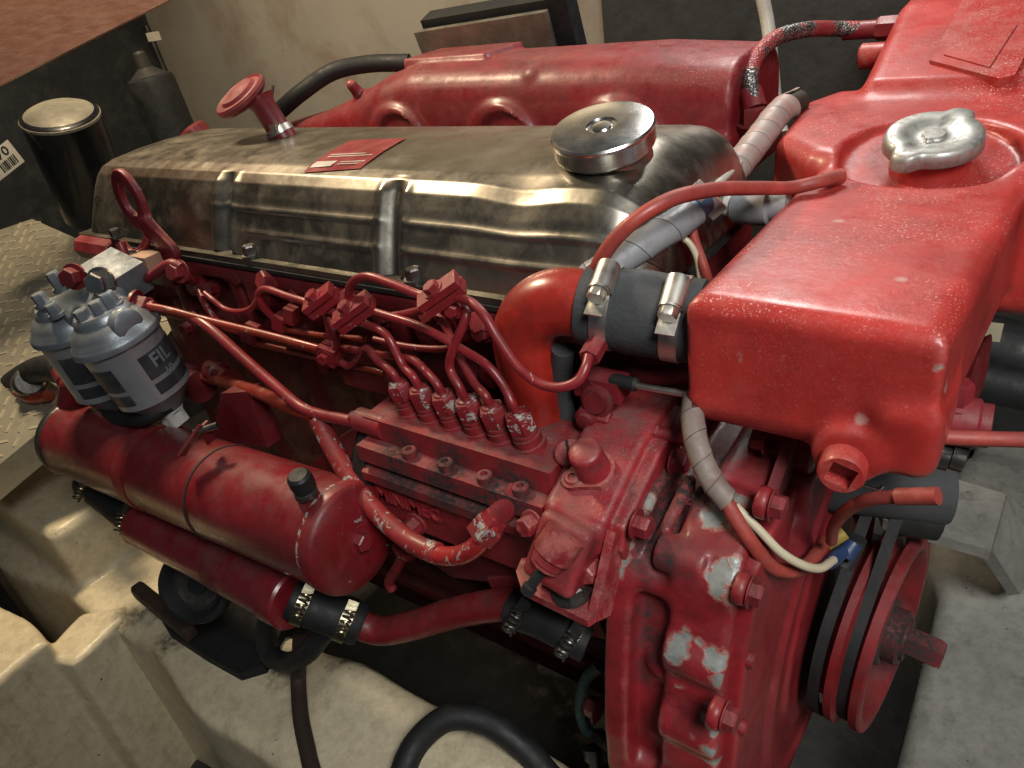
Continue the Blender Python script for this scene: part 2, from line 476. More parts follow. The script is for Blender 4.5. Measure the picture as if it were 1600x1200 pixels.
M['yellow'] = plain('yellow_crimp', (.34, .25, .05), .4, grime=.2)
M['blue'] = plain('blue_crimp', (.02, .045, .12), .4, grime=.2)
M['blue_wire'] = plain('blue_wire', (.05, .11, .22), .4, grime=.1)
M['teal'] = plain('teal_gasket', (.05, .12, .11), .7, var=.5, grime=.5, scale=90)
M['cork'] = plain('pale_insulator', (.42, .26, .18), .7, var=.35, grime=.4, scale=160)
M['label_white'] = plain('paper_label', (.55, .53, .46), .6, var=.08, grime=.1)
M['label_green'] = plain('green_print', (.01, .10, .05), .5, grime=0)
M['label_ink'] = plain('black_print', (.02, .02, .02), .5, grime=0)

def m_cover():
    t = NT('polished_tin_cover')
    sm = t.noise(7, 5, .65); fine = t.noise(34, 6, .7)
    col = t.mix(t.mapr(sm, .30, .68), (.22, .20, .165), (.37, .35, .30))
    st = t.math('MULTIPLY', t.mapr(t.noise(17, 7, .70, dist=.5), .49, .74), .65)      # oil and rust staining
    col = t.mix(st, col, (.11, .075, .045))
    pit = t.math('MULTIPLY', t.mapr(t.noise(340, 3, .7), .66, .70), t.mapr(t.noise(12, 3, .6), .45, .6))
    col = t.mix(pit, col, (.045, .03, .02))
    r = t.mapr(fine, .3, .7, .26, .40); r = t.math('ADD', r, t.math('MULTIPLY', st, .22), True)
    sp = t.n('ShaderNodeMapping'); t.L(t.pos, sp.inputs[0]); sp.inputs['Scale'].default_value = (14, 240, 240)
    b = t.bump(t.math('ADD', t.noise(26, 3, .5), t.math('MULTIPLY', t.noise(1, 3, .6, vec=sp.outputs[0]), .06)), .10, .006)
    t.set(col=col, rough=r, metal=t.math('SUBTRACT', 1.0, t.math('MULTIPLY', st, .35)), normal=b.outputs[0])
    return t.m
M['cover'] = m_cover()
M['oily_flange'] = plain('oily_flange', (.16, .15, .12), .34, metal=.8, var=.4, grime=.7)
def m_cap():
    t = NT('dull_plated_cap')
    rust = t.mapr(t.noise(150, 7, .78), .46, .58)
    mk = t.mapr(t.noise(30, 3, .6), .30, .55)
    rust = t.math('MULTIPLY', rust, mk)
    col = t.mix(t.math('MULTIPLY', rust, .6), (.42, .43, .41), (.20, .16, .11))
    t.set(col=col, rough=t.mix(rust, (.46,) * 3, (.65,) * 3), metal=t.math('SUBTRACT', .85, t.math('MULTIPLY', rust, .4)), normal=t.bump(t.noise(160, 4, .6), .05, .002).outputs[0])
    return t.m
M['cap'] = m_cap()
def m_braid():
    t = NT('braided_steel')
    tc = t.n('ShaderNodeTexVoronoi'); t.L(t.pos, tc.inputs['Vector']); tc.inputs['Scale'].default_value = 420
    red = t.mapr(t.noise(28, 3, .6), .46, .54)
    col = t.mix(t.mapr(tc.outputs['Distance'], .1, .6), (.50, .49, .46), (.10, .09, .085))
    col = t.mix(red, col, (.28, .04, .04))
    t.set(col=col, rough=.42, metal=t.math('SUBTRACT', .8, t.math('MULTIPLY', red, .8)), normal=t.bump(tc.outputs['Distance'], .6, .0015).outputs[0])
    return t.m
M['braid'] = m_braid()
def m_bulkhead():
    t = NT('grimy_bulkhead_paint')
    col = t.mix(t.mapr(t.noise(2.2, 5, .6), .3, .72), (.30, .28, .24), (.42, .395, .345))
    col = t.mix(t.math('MULTIPLY', t.mapr(t.noise(5, 8, .7, dist=.5), .5, .72), .6), col, (.20, .11, .065))
    sp = t.mapr(t.noise(120, 3, .6), .72, .75); col = t.mix(t.math('MULTIPLY', sp, .7), col, (.55, .50, .40))
    t.set(col=col, rough=.34, metal=.15, normal=t.bump(t.noise(40, 5, .6), .12, .004).outputs[0])
    return t.m
M['bulkhead'] = m_bulkhead()
def m_gel(name, a, b, dirt, amount, scale=6, spots=(), rough=.4):
    t = NT(name)
    col = t.mix(t.mapr(t.noise(scale, 5, .6), .3, .7), a, b)
    col = t.mix(t.math('MULTIPLY', t.mapr(t.noise(60, 8, .75), .42, .70), .35), col, dirt)
    g = t.math('MULTIPLY', t.mapr(t.noise(scale * 2.1, 10, .78, dist=.3), .52, .70), t.mapr(t.noise(85, 6, .75), .30, .62))
    col = t.mix(t.math('MULTIPLY', g, amount), col, dirt)
    mp = t.n('ShaderNodeMapping'); t.L(t.pos, mp.inputs[0]); mp.inputs['Scale'].default_value = (38, 38, 5)
    run = t.math('MULTIPLY', t.mapr(t.noise(1, 5, .7, vec=mp.outputs[0]), .56, .68), .4 * amount)
    col = t.mix(run, col, dirt)
    dots = t.math('MULTIPLY', t.mapr(t.noise(150, 3, .6), .67, .71), t.mapr(t.noise(11, 4, .6), .46, .60))
    col = t.mix(dots, col, (.03, .02, .015))
    if spots:
        d = t.blobs(spots, .05, 22)
        col = t.mix(t.math('MULTIPLY', t.mapr(d, .015, -.02), t.mapr(t.noise(90, 6, .75), .36, .54)), col, (.016, .012, .010))
    h = t.math('ADD', t.noise(22, 5, .6), t.math('MULTIPLY', t.noise(190, 5, .65), .25))
    t.set(col=col, rough=t.mapr(t.noise(26, 6, .7), .3, .7, rough * .55, rough * 1.5), normal=t.bump(h, .30, .005).outputs[0])
    return t.m
M['cream'] = m_gel('cream_gelcoat', (.64, .555, .37), (.72, .64, .45), (.18, .12, .065), .50,
                   spots=[(P(265, 1005, z=.5), .02), (P(440, 1050, z=.5), .018), (P(560, 1030, z=.5), .03), (P(215, 960, z=.5), .02)])
M['grey_gel'] = m_gel('grey_bilge_paint', (.22, .215, .19), (.36, .35, .31), (.06, .055, .045), .8, scale=5, rough=.55)
M['dark_floor'] = m_gel('oily_bilge', (.018, .017, .015), (.04, .037, .032), (.008, .007, .006), .8, rough=.5)
M['left_wall'] = plain('black_lining', (.020, .025, .031), .55, var=.4, grime=.4, dirt=(.07, .07, .068), scale=4)
def m_tread():
    t = NT('pale_tread_plate')
    col = t.mix(t.mapr(t.noise(7, 5, .6), .3, .7), (.36, .33, .25), (.48, .445, .35))
    col = t.mix(t.math('MULTIPLY', t.mapr(t.noise(26, 6, .7), .52, .7), .5), col, (.20, .14, .08))
    t.set(col=col, rough=.34, metal=.4, normal=t.bump(t.noise(60, 4, .6), .1, .003).outputs[0])
    return t.m
M['tread'] = m_tread()
M['tread_bar'] = plain('bright_tread_bars', (.62, .56, .42), .32, metal=.3, var=.2, grime=.3)
def m_wood():
    t = NT('varnished_wood')
    mp = t.n('ShaderNodeMapping'); t.L(t.pos, mp.inputs[0]); mp.inputs['Rotation'].default_value = (0, 0, .5); mp.inputs['Scale'].default_value = (9, 60, 160)
    g = t.noise(1, 5, .6, vec=mp.outputs[0])
    col = t.mix(t.mapr(g, .3, .7), (.46, .20, .125), (.66, .36, .25))
    t.set(col=col, rough=.45, normal=t.bump(g, .08, .002).outputs[0])
    return t.m
M['wood'] = m_wood()
# ------------------------------------------------------------------ the engine room
YB = 1.20                                                    # bulkhead plane
xc = P(262, 120, y=YB).x                                     # corner with the side lining
box('bulkhead', ((xc + 1.2) / 2, YB + .02, .95), ((1.2 - xc) / 2, .02, .95), M['bulkhead'], bevel=0, kind='structure')
cpt = P(232, 50, y=YB); cpb = P(300, 215, y=YB)
# side lining, a vertical sheet running forward from the corner
box('side_wall', (xc - .02, .2, .95), (.02, 1.0, .95), M['left_wall'], bevel=0, kind='structure')
tube('corner_trim', [P(228, 40, y=YB - .012), P(262, 122, y=YB - .012), P(330, 290, y=YB - .012)], .007, M['dark_steel'], n=10,
     label='thin metal trim strip down the corner of the bulkhead and black lining', cat='trim')
box('floor', (-.4, .3, .16), (1.6, 1.2, .02), M['dark_floor'], bevel=0, kind='structure')
# raised tread-plate sole at the rear
sA, sB, sC = D(85, 655, 1.07), D(-60, 775, 1.03), D(50, 342, 1.50)
sN = (sB - sA).cross(sC - sA).normalized()
if sN.z < 0: sN = -sN
tp = [PLN(px, py, sA, sN) for (px, py) in ((-120, 400), (50, 342), (150, 386), (300, 470), (250, 540), (85, 655), (-60, 775), (-200, 760))]
sole = plate('sole_panel', tp, sN * -.045, M['tread'], bevel=.003, label='cream tread-plate sole panel beside the fuel filters', cat='floor panel')
tx = (tp[6] - tp[5]).normalized(); ty = sN.cross(tx)
if ty.dot(tp[1] - tp[5]) < 0: ty = -ty
bm = NB()
def inpoly(p):
    c = False; n = len(tp)
    for i in range(n):
        a, b = tp[i], tp[i - 1]
        if (a.y > p.y) != (b.y > p.y) and p.x < (b.x - a.x) * (p.y - a.y) / (b.y - a.y) + a.x: c = not c
    return c
for i in range(-25, 25):
    for j in range(0, 45):
        c = tp[5] + tx * (i * .030 + (j % 2) * .015) + ty * (.018 + j * .022)
        if not inpoly(c) or not inpoly(c + ty * .012) or not inpoly(c - ty * .012): continue
        a = .785 if (i + j) % 2 else -.785
        d = tx * math.cos(a) + ty * math.sin(a); e = sN.cross(d)
        add_box(bm, c + sN * .0002, (.0085, .0021, .0012), (d, e, sN))
o = obj('tread_bars', bm, M['tread_bar'], sole, bevel=0, kind='stuff')
# wooden hatch board overhead
wa, wb = D(-150, 208, 1.05), D(300, -18, 1.05)
wd = (wb - wa).normalized(); wu = (Z1 - wd * wd.z).normalized(); wn = wd.cross(wu)
if wn.dot(V((0, 0, CAM_Z)) - wa) < 0: wn = -wn
box('hatch_board', (wa + wb) / 2 + wu * .2 - wn * .02, ((wb - wa).length / 2, .2, .02), M['wood'], ax=(wd, wu, wn), bevel=.002,
    label='reddish-brown varnished wooden hatch board above the black lining', cat='board')

# engine bed: glass-fibre stringer on the near side, moulded with raised pads
zb = .50
def f_bed(p):
    w = .012 * np.sin(p[0] * 9 + 1) + .006 * np.sin(p[0] * 23)
    d = s_box((p[0], p[1] + w, p[2]), (-.62, .2625, .33), (.95, .0735, .17), .014)
    d = U(d, s_box(p, (-1.28, .325, .42), (.17, .11, .19), .014), .015)
    q = (p[0], p[1], p[2] - (p[1] - .3) * .25)
    d = U(d, s_box(q, (-.42, .265, .34), (.20, .055, .172), .03), .05)
    return d
cast('engine_bed', f_bed, (-1.6, .12, .15), (.38, .52, .66), .009, M['cream'], label='cream glass-fibre engine bed stringer streaked with oil under the oil cooler', cat='engine bed')
# boxed frame in the foreground corner
fr_a = [tuple(P(px, py, z=.54)[:2]) for (px, py) in ((-120, 1165), (76, 1000), (-160, 800), (-420, 860))]
fr_b = [tuple(P(px, py, z=.505)[:2]) for (px, py) in ((60, 1030), (84, 1004), (128, 960), (200, 940), (205, 960), (172, 986), (112, 1040))]
def f_frame(p):
    w = .004 * np.sin(p[0] * 31 + p[2] * 12) + .003 * np.sin(p[1] * 47 + p[0] * 9)
    a_ = ext(poly2(p[0], p[1], fr_a) + w, p[2], .16, .54, .009)
    b_ = ext(poly2(p[0], p[1], fr_b) + w, p[2], .16, .505, .008)
    return U(a_, b_, .006)
cast('moulded_frame', f_frame, (-1.75, -.22, .15), (-.82, .27, .57), .005, M['cream'], label='cream moulded frame with a stepped knee meeting the engine bed, grey in shade', cat='frame')

# far side of the bilge: raised grey floor and a folded channel end beyond the pulley
zf = .45
xf = P(1440, 1030, z=zf).x
def f_far(p):
    d = s_box((p[0], p[1], p[2] - .012 * np.sin(p[1] * 7 + 1) - .03 * np.clip(p[1] - .75, 0, 1)), (xf + .45, .80, .33), (.45, .55, .12), .02)
    return U(d, s_box(p, (xf + .45, .98, .36), (.47, .13, .105), .03), .05)
cast('bilge', f_far, (xf - .06, .24, .20), (xf + .8, 1.2, .52), .009, M['grey_gel'], kind='structure')
zl = .63
c4 = [P(1380, 812, z=zl), P(1548, 860, z=zl), P(1572, 772, z=zl), P(1450, 735, z=zl), P(1360, 750, z=zl)]
led = thing('channel_end', tuple(c4[1]), 'dirty grey folded channel end beyond the crankshaft pulley', 'channel')
plate('channel_top', c4, (0, 0, -.014), M['grey_gel'], led, bevel=.005, seg=3)
f4 = [c4[1] + V((0.002, 0, -.001)), P(1594, 928, z=zl - .13), P(1660, 850, z=zl - .13), c4[2] + V((.002, 0, -.001))]
plate('channel_flank', f4, (-.010, 0, -.008), M['grey_gel'], led, bevel=.004, seg=3)
xi = P(945, 40, y=YB - .01).x  # added sheet that makes the bulkhead's right part dark
box('added_dark_panel', ((xi + 1.1) / 2, YB - .008, .93), ((1.1 - xi) / 2, .008, .60), plain('added_charcoal_panel', (.030, .031, .030), .7, var=.4, grime=.25, dirt=(.07, .065, .055), bumpy=.3, bscale=60), bevel=.004,
    label='added charcoal panel on the bulkhead behind the header tank', cat='panel')
# ------------------------------------------------------------------ the engine
ENG = thing('marine_diesel_engine', (-.6, .56, .42), 'red marine diesel engine with polished rocker cover and six fuel pipes', 'engine')
RED = M['red']

# --- cylinder block and head
def f_block(p):
    d = s_box(p, (-.62, .60, .73), (.40, .135, .17), .01)
    for k in range(6): d = U(d, s_box(p, (-.965 + k * .13, .468, .74), (.012, .012, .12), .006), .012)
    d = U(d, s_box(p, (-.62, .60, .575), (.40, .165, .02), .006), .008)
    return d
M['block'] = red_paint('block_red', base=(.13, .007, .010), grime=1.0, gscale=9, rough=.55, coat=0)
cast('cylinder_block', f_block, (-1.04, .44, .54), (-.2, .76, .92), .007, M['block'], ENG)
def f_pan(p):
    d2 = poly2(p[1], p[2], [(.445, .56), (.755, .56), (.70, .40), (.50, .40)])
    d = ext(d2, p[0], -1.0, -.215, .01)
    return U(d, s_box(p, (-.61, .60, .553), (.40, .17, .010), .003), .004)
cast('oil_pan', f_pan, (-1.03, .41, .38), (-.2, .79, .58), .007, M['block'], ENG)
def f_head(p):
    d = s_box(p, (-.635, .592, .945), (.39, .146, .056), .006)
    d = U(d, s_box(p, (-.635, .452, .905), (.385, .016, .014), .006), .006)
    d = U(d, s_box(p, (-.635, .432, .990), (.385, .014, .009), .004), .006)
    for k in range(6):
        x = -.935 + k * .125
        d = U(d, s_cyl(p, (x, .47, .958), (x, .418, .972), .020, .005), .010)
        d = U(d, s_cyl(p, (x + .055, .47, .925), (x + .055, .425, .925), .013, .003), .008)
        d = U(d, s_box(p, (x - .045, .44, .955), (.010, .018, .035), .004), .008)
    return d
cast('cylinder_head', f_head, (-1.04, .39, .88), (-.235, .74, 1.005), .0042, M['red_dirty'], ENG)

# --- rocker cover: pressed sheet with beads and bolt channels
CX0, CX1 = -1.052, -.222
XR = [P(365, 340, y=.455).x, P(620, 350, y=.455).x, -.285]
def cover_section(s, x):
    """s 0..1 from the near foot over the top to the far foot -> (y, z)"""
    pr = [(.428, 1.012), (.436, 1.030), (.446, 1.050), (.456, 1.068), (.464, 1.080), (.474, 1.0885), (.490, 1.093), (.53, 1.0965), (.57, 1.0975), (.61, 1.0965), (.65, 1.093), (.666, 1.0885), (.676, 1.079), (.685, 1.06), (.694, 1.035), (.70, 1.012)]
    f = s * (len(pr) - 1); i = min(int(f), len(pr) - 2); t = f - i
    y = pr[i][0] * (1 - t) + pr[i + 1][0] * t; z = pr[i][1] * (1 - t) + pr[i + 1][1] * t
    return y, z
NSX, NSS = 420, 150
vs = np.zeros((NSX, NSS, 3))
for i in range(NSX):
    # denser columns near the ends
    u = i / (NSX - 1); x = CX0 + (CX1 - CX0) * u
    dl, dr = max(0.0, (x - CX0) / .035), max(0.0, (CX1 - x) / .060)
    e = 1.0
    if dl < 1: e = (1 - (1 - dl) ** 2.6) ** (1 / 2.6)
    if dr < 1: e = min(e, (1 - (1 - dr) ** 2.2) ** (1 / 2.2))
    for j in range(NSS):
        s = j / (NSS - 1); y, z = cover_section(s, x)
        zz = 1.012 + (z - 1.012) * (.04 + .96 * e)
        inset = (1 - e) * (.020 if dl < 1 else .045)
        cy = .565; y = cy + (y - cy) * (1 - inset / .135)
        if y < .48:                                           # near side: beads and channels
            for (zc, amp) in ((1.057, .0022), (1.035, .0024)):
                on = 1 / (1 + math.exp(-(x + .70) * 160)) if zc < 1.04 else 1 / (1 + math.exp(-(x + .76) * 160))
                y -= amp * math.exp(-((z - zc) / .0026) ** 2) * on * (1 - math.exp(-((x - XR[1]) / .016) ** 4 if abs(x - XR[1]) < .05 else -9))
            for k, xr in enumerate(XR[:2]):
                g = math.exp(-((x - xr - (1.05 - z) * .12) / .0080) ** 2)
                m = max(0, min(1, (1.0915 - z) / .012))
                rim = math.exp(-((abs(x - xr - (1.05 - z) * .12) - .0165) / .0045) ** 2)
                y += (.0080 * g - .0016 * rim) * m
                zz += .002 * rim * m
        # dome under the filler cap and dent beside it
        r = math.hypot((x + .318) / .062, (y - .553) / .058)
        zz += .008 * math.exp(-r ** 4)
        r2 = math.hypot((x + .345) / .030, (y - .468) / .022); zz -= .005 * math.exp(-r2 ** 2)
        vs[i, j] = (x, y, zz)
idx = np.arange(NSX * NSS).reshape(NSX, NSS)
q = np.stack([idx[:-1, :-1], idx[1:, :-1], idx[1:, 1:], idx[:-1, 1:]], -1).reshape(-1, 4)
cover = from_arrays('rocker_cover', vs.reshape(-1, 3), q, M['cover'], ENG, label='polished pressed-metal rocker cover with two bolt channels and brown oil stains')
# foot flange with wavy gasket
bm = NB(); add_box(bm, (-.642, .564, 1.0085), (.415, .1445, .0032))
obj('foot_flange', bm, M['oily_flange'], cover, bevel=.0012)
bm = NB(); add_box(bm, (-.642, .564, 1.0030), (.417, .147, .0022))
obj('gasket', bm, M['dark_hole'], cover, bevel=.0006)
for k, xr in enumerate([P(385, 388, y=.425).x, P(640, 420, y=.425).x]):
    hexbolt('cover_bolt', (xr, .428, 1.012), Z1, .0075, .010, M['dark_steel'], cover, washer=.003)
hexbolt('cover_bolt', (P(180, 362, y=.425).x, .424, 1.012), Z1, .0065, .009, M['dark_steel'], cover, washer=.003)
# red maker's plate on top
zt = 1.0975
lp = [P(472, 264, z=1.094), P(563, 262, z=1.094), P(640, 214, z=zt + .0005), P(552, 218, z=zt + .0005)]
def lab(u, v):
    a = lp[0].lerp(lp[1], u); b = lp[3].lerp(lp[2], u); p = a.lerp(b, v)
    yy = p.y; s = np.interp(yy, [.464, .474, .490, .53, .57, .61, .65], [1.080, 1.0885, 1.093, 1.0965, 1.0975, 1.0965, 1.093])
    return V((p.x, p.y, s + .0012))
def patch(name, u0, u1, v0, v1, mat, parent, lift=0.0, n=6):
    bm = NB(); g = [[bm.verts.new(lab(u0 + (u1 - u0) * i / n, v0 + (v1 - v0) * j / n) + Z1 * lift) for j in range(n + 1)] for i in range(n + 1)]
    for i in range(n):
        for j in range(n): bm.faces.new((g[i][j], g[i + 1][j], g[i + 1][j + 1], g[i][j + 1]))
    return obj(name, bm, mat, parent)
M['decal'] = plain('faded_red_decal', (.24, .022, .028), .35, var=.3, grime=.15, dirt=(.5, .3, .25), gscale=30)
M['decal_ink'] = plain('pale_decal_print', (.60, .55, .48), .4, grime=.2)
patch('maker_plate', 0, 1, 0, .95, M['decal'], cover)
patch('maker_plate_print', .05, .42, .08, .22, M['decal_ink'], cover, .0004)
for k, (u0, u1, v) in enumerate([(.50, .92, .17), (.50, .86, .11), (.12, .90, .34), (.12, .74, .40)]):
    patch('maker_plate_line', u0, u1, v, v + .022, M['decal_ink'], cover, .0004, 3)
# oil filler cap
FC = P(940, 197, z=1.124); FA = V((.05, -.26, 1)).normalized()
def knurl(th, t): return 1 + (.010 * math.cos(66 * th) if -.016 < t < -.005 else 0)
lathe('oil_filler_neck', FC - FA * .032, FA, [(-.01, .040), (.004, .037), (.010, .034), (.022, .034)], M['cover'], cover, 40)
cap = lathe('oil_filler_cap', FC, FA, [(-.022, .034), (-.020, .038), (-.017, .0405), (-.0155, .0408), (-.006, .0408), (-.004, .0418), (-.0015, .0418), (0, .0405), (.0006, .038), (.0012, .020), (.0012, .0125), (-.0005, .0115), (-.0008, .0085), (.0006, .0075), (.0010, .004), (.0010, .0008)],
      M['chrome'], cover, 132, mod=knurl, sharp=30, label='round chrome knurled oil filler cap')
# crankcase breather
BO = P(443, 214, z=1.095); BT = BO + V((-.018, -.004, .044))
ax = (BT - BO).normalized()
tube_o = lathe('breather_tube', BO, ax, [(-.01, .0165), (.012, .0165), (.012, .0148), (.042, .0148), (.052, .020)], RED, cover, 28)
lathe('breather_clip', BO, ax, [(.004, .0176), (.012, .0176)], M['steel'], tube_o, 28)
bx_ = BO + ax * .016 + V((.010, -.0095, 0))
box('breather_screw', bx_, (.006, .0045, .004), M['steel'], tube_o, bevel=.001)
dsk = BT + V((-.022, -.010, .008)); dax = (V((-.15, -.52, 1))).normalized()
lathe('breather_hat', dsk, dax, [(-.010, .020), (-.006, .032), (-.001, .037), (.003, .037), (.006, .0345), (.004, .032), (.005, .026), (.009, .023), (.008, .018), (.010, .010), (.011, .001)], RED, cover, 40)
for (px, py, qx, qy) in ((408, 143, 401, 135), (425, 147, 426, 134)):
    tube('wire_end', [D(px, py, .985), D(qx, qy, .985)], .0022, M['rubber'], cover, n=8)

# --- manifold behind the cover
def f_man(p):
    x, y, z = p
    top = np.interp(x, [-1.10, -.98, -.88, -.80, -.74, -.40, -.29], [1.055, 1.075, 1.100, 1.128, 1.140, 1.136, 1.126])
    hw = np.interp(x, [-1.12, -.95, -.80, -.30], [.045, .07, .085, .085])
    hz = (top - 1.0) / 2; cz = 1.0 + hz
    qy = np.abs(y - .855) / hw; qz = np.abs(z - cz) / hz
    d = ((qy ** 3.2 + qz ** 3.2) ** (1 / 3.2) - 1) * np.minimum(hw, hz) * .9
    d = np.maximum(d, np.maximum(-1.10 - x, x + .285) + 0)
    for xx in (-.585, -.770, -.42):
        a = s_cyl((x, y, z), (xx, .763, 1.035), (xx + .01, .82, 1.035), .056, .004)
        b = s_cyl((x, y, z), (xx, .70, 1.035), (xx + .01, .768, 1.035), .048, .003)
        d = U(d, S(a, b, .004), .012)
    for (px, py, yy) in ((832, 112, .79), (655, 125, .80), (548, 128, .79)):
        c = P(px, py, y=yy); d = U(d, s_cap((x, y, z), c + V((0, .02, -.03)), c + V((0, 0, -.004)), .010, .008), .010)
    d = U(d, s_box(p, (-.70, .86, 1.139), (.075, .045, .006), .002), .004)
    d = U(d, s_box(p, (-.296, .855, 1.02), (.012, .10, .03), .004), .006)
    return d
cast('exhaust_manifold', f_man, (-1.12, .70, .985), (-.275, .975, 1.165), .0042, red_paint('manifold_red', base=(.25, .014, .021), grime=.45, specks=.5, rough=.44, edge=.4), ENG)
o = P(1178, 165, y=.80)
hexbolt('manifold_union', o + V((0, 0, -.02)), Z1, .013, .018, RED, ENG)
c = P(300, 205, y=.80)
lathe('manifold_end_cap', c, V((-.4, -.2, .8)), [(-.05, .03), (0, .03), (.006, .024), (.007, .001)], RED, ENG, 32)

# --- air cleaner behind the manifold
AF = V((-.71, .99, 1.15))
ax_ = (V((1, .10, .02)).normalized(),); a1 = V((1, .12, .03)).normalized(); a3 = V((-.02, -.30, .95)); a3 = (a3 - a1 * a3.dot(a1)).normalized(); a2 = a3.cross(a1)
bm = NB(); add_box(bm, P(788, 62, y=1.02), (.128, .018, .055), (a1, a2, a3))
air = obj('air_cleaner', bm, M['rubber'], ENG, bevel=.012, seg=4, label='black rubber air cleaner body with steel front frame')
bm = NB(); add_box(bm, P(758, 70, y=.985), (.118, .005, .036), (a1, a2, a3))
obj('air_cleaner_frame', bm, plain('brushed_frame', (.42, .39, .32), .42, metal=.8, grime=.2), air, bevel=.004, seg=3)
# black breather hose running over the manifold
tube('breather_hose', [P(432, 178, y=.80), P(470, 145, y=.82), P(520, 112, y=.86), P(575, 100, y=.90), P(640, 98, y=.93)], .0135, M['rubber'], ENG, n=18)
# --- header tank over the front of the engine
CAPC = P(1460, 205, z=1.074)
RC = V((CAPC.x - .002, CAPC.y + .012, 0))                       # centre of the filler recess
pl1, pl2 = P(1323, 708, y=.392), P(1402, 676, y=.392)
CAX = V((.05, -.25, 1)).normalized()
SLOPE = (V((0, .84, 1.052)), V((0, -.075, .14)).normalized())
def f_tank(p):
    x, y, z = p
    d2 = poly2(x, y, [(-.176, .398), (-.026, .392), (-.006, .70), (.0, .80), (-.16, .80), (-.174, .66)])
    d = ext(d2 + .0, z, .957, 1.047, .013)
    d2b = poly2(x, y, [(-.226, .735), (-.185, .695), (-.10, .66), (.015, .66), (.02, .88), (-.205, .88), (-.232, .84)])
    d = U(d, ext(d2b, z - np.clip((y - .68) * .10, 0, .03), .93, 1.056, .018), .010)
    d2c = poly2(y, z, [(.825, .95), (.815, 1.050), (.850, 1.088), (1.0, 1.138), (1.14, 1.147), (1.14, .95)])
    d = U(d, ext(d2c, x, -.176, .06, .016), .010)
    rec = s_cyl(p, CAPC - CAX * .033 + V((-.002, .004, 0)), CAPC + CAX * .2, .070, .004)
    d = S(d, rec, .008)
    lip = s_box(p, (.022, .75, 1.045), (.012, .12, .018), .010)
    d = U(d, lip, .01)
    # outlet pads low on the near end
    d = U(d, s_cyl(p, pl1 + V((0, .03, 0)), pl1 + V((0, -.006, 0)), .021, .005), .008)
    d = U(d, s_box(p, pl2 + V((.004, .03, -.006)), (.019, .035, .026), .012), .008)
    d = U(d, s_box(p, (-.10, .445, .962), (.07, .045, .010), .006), .01)
    return d
tank = cast('header_tank', f_tank, (-.24, .375, .915), (.07, 1.15, 1.16), .0032, RED, ENG, label='bright red cast header tank with dusty top over the front of the engine')
chips_t = hits(tank, [(1150, 552, .0012), (1152, 560, .0008), (1216, 470, .0012), (1468, 572, .0016), (1478, 600, .0010)])
stain_t = hits(tank, [(1310, 346, .0032), (1405, 436, .0026), (1345, 655, .0028)])
M['tank'] = red_paint('tank_red', base=(.46, .032, .026), rough=.42, grime=.15, specks=1.0, chips=chips_t, stains=stain_t, bumpy=.14, coat=.25, fade=.3, dust=.12, edge=.35, mot=(.90, 1.06))
repaint(tank, M['tank'])
# pressure cap with two ears
def ears(th, t):
    e = 0
    for a in (math.radians(248), math.radians(68)):
        d = (th - a + math.pi) % (2 * math.pi) - math.pi
        e += .26 * math.exp(-(d / .26) ** 4)
    return 1 + e
capm = lathe('pressure_cap', CAPC, CAX, [(-.014, .0365), (-.013, .038), (-.005, .0375), (-.0015, .0362), (0, .034), (-.0008, .0235), (-.0022, .0205), (-.0040, .0175), (-.0045, .011), (-.0040, .009), (-.0015, .0082), (-.0012, .001)], M['cap'], tank, 128,
      up=X1, mod=lambda th, t: ears(th, t) if t > -.03 else 1, sharp=60, label='dull plated pressure cap with two ears and rust spots')
lathe('filler_neck', CAPC - CAX * .038, CAX, [(0, .031), (.021, .031), (.023, .036), (.025, .03)], M['tank'], tank, 48)
# square-socket drain plug
bm = NB(); pc = pl1 + V((0, -.004, -.003))
a_, u_, w_ = frame(V((.10, -1, .02)), V((.35, 0, 1)))
prof = [(0, .0138), (.014, .0138), (.016, .0124)]
add_lathe(bm, pc, a_, prof, 40, up=u_, cap=False)
ring = [v for v in bm.verts][-40:]
sq = []
for k in range(40):
    th = 2 * math.pi * k / 40; c_, s_ = math.cos(th), math.sin(th); r = .0074 / max(abs(c_), abs(s_))
    sq.append((c_ * r, s_ * r))
in1 = [bm.verts.new(pc + a_ * .016 + u_ * s[0] + w_ * s[1]) for s in sq]; in2 = [bm.verts.new(pc + a_ * .005 + u_ * s[0] + w_ * s[1]) for s in sq]
for k in range(40):
    bm.faces.new((ring[k], ring[(k + 1) % 40], in1[(k + 1) % 40], in1[k])); bm.faces.new((in1[k], in1[(k + 1) % 40], in2[(k + 1) % 40], in2[k]))
bm.faces.new(in2)
obj('drain_plug', bm, M['tank'], tank, label='red threaded plug with a square socket')
# raised pad and plate on the sloping far top
pq, pn = hit_n(tank, 1530, 80)
pn = V((0, -.42, .91)).normalized() if pn.z < .3 else pn
pp = [PLN(px, py, pq, pn) for (px, py) in ((1452, 99), (1560, 128), (1585, 122), (1640, 15), (1512, -10))]
plate('raised_pad', [q + pn * -.018 for q in pp], pn * .0215, M['tank'], tank, bevel=.0035, seg=3)
pp = [PLN(px, py, pq, pn) for (px, py) in ((1474, 92), (1545, 112), (1588, 45), (1512, 25))]
plate('tank_plate', [q + pn * .0032 for q in pp], pn * .0016, M['tank'], tank, bevel=.0004)
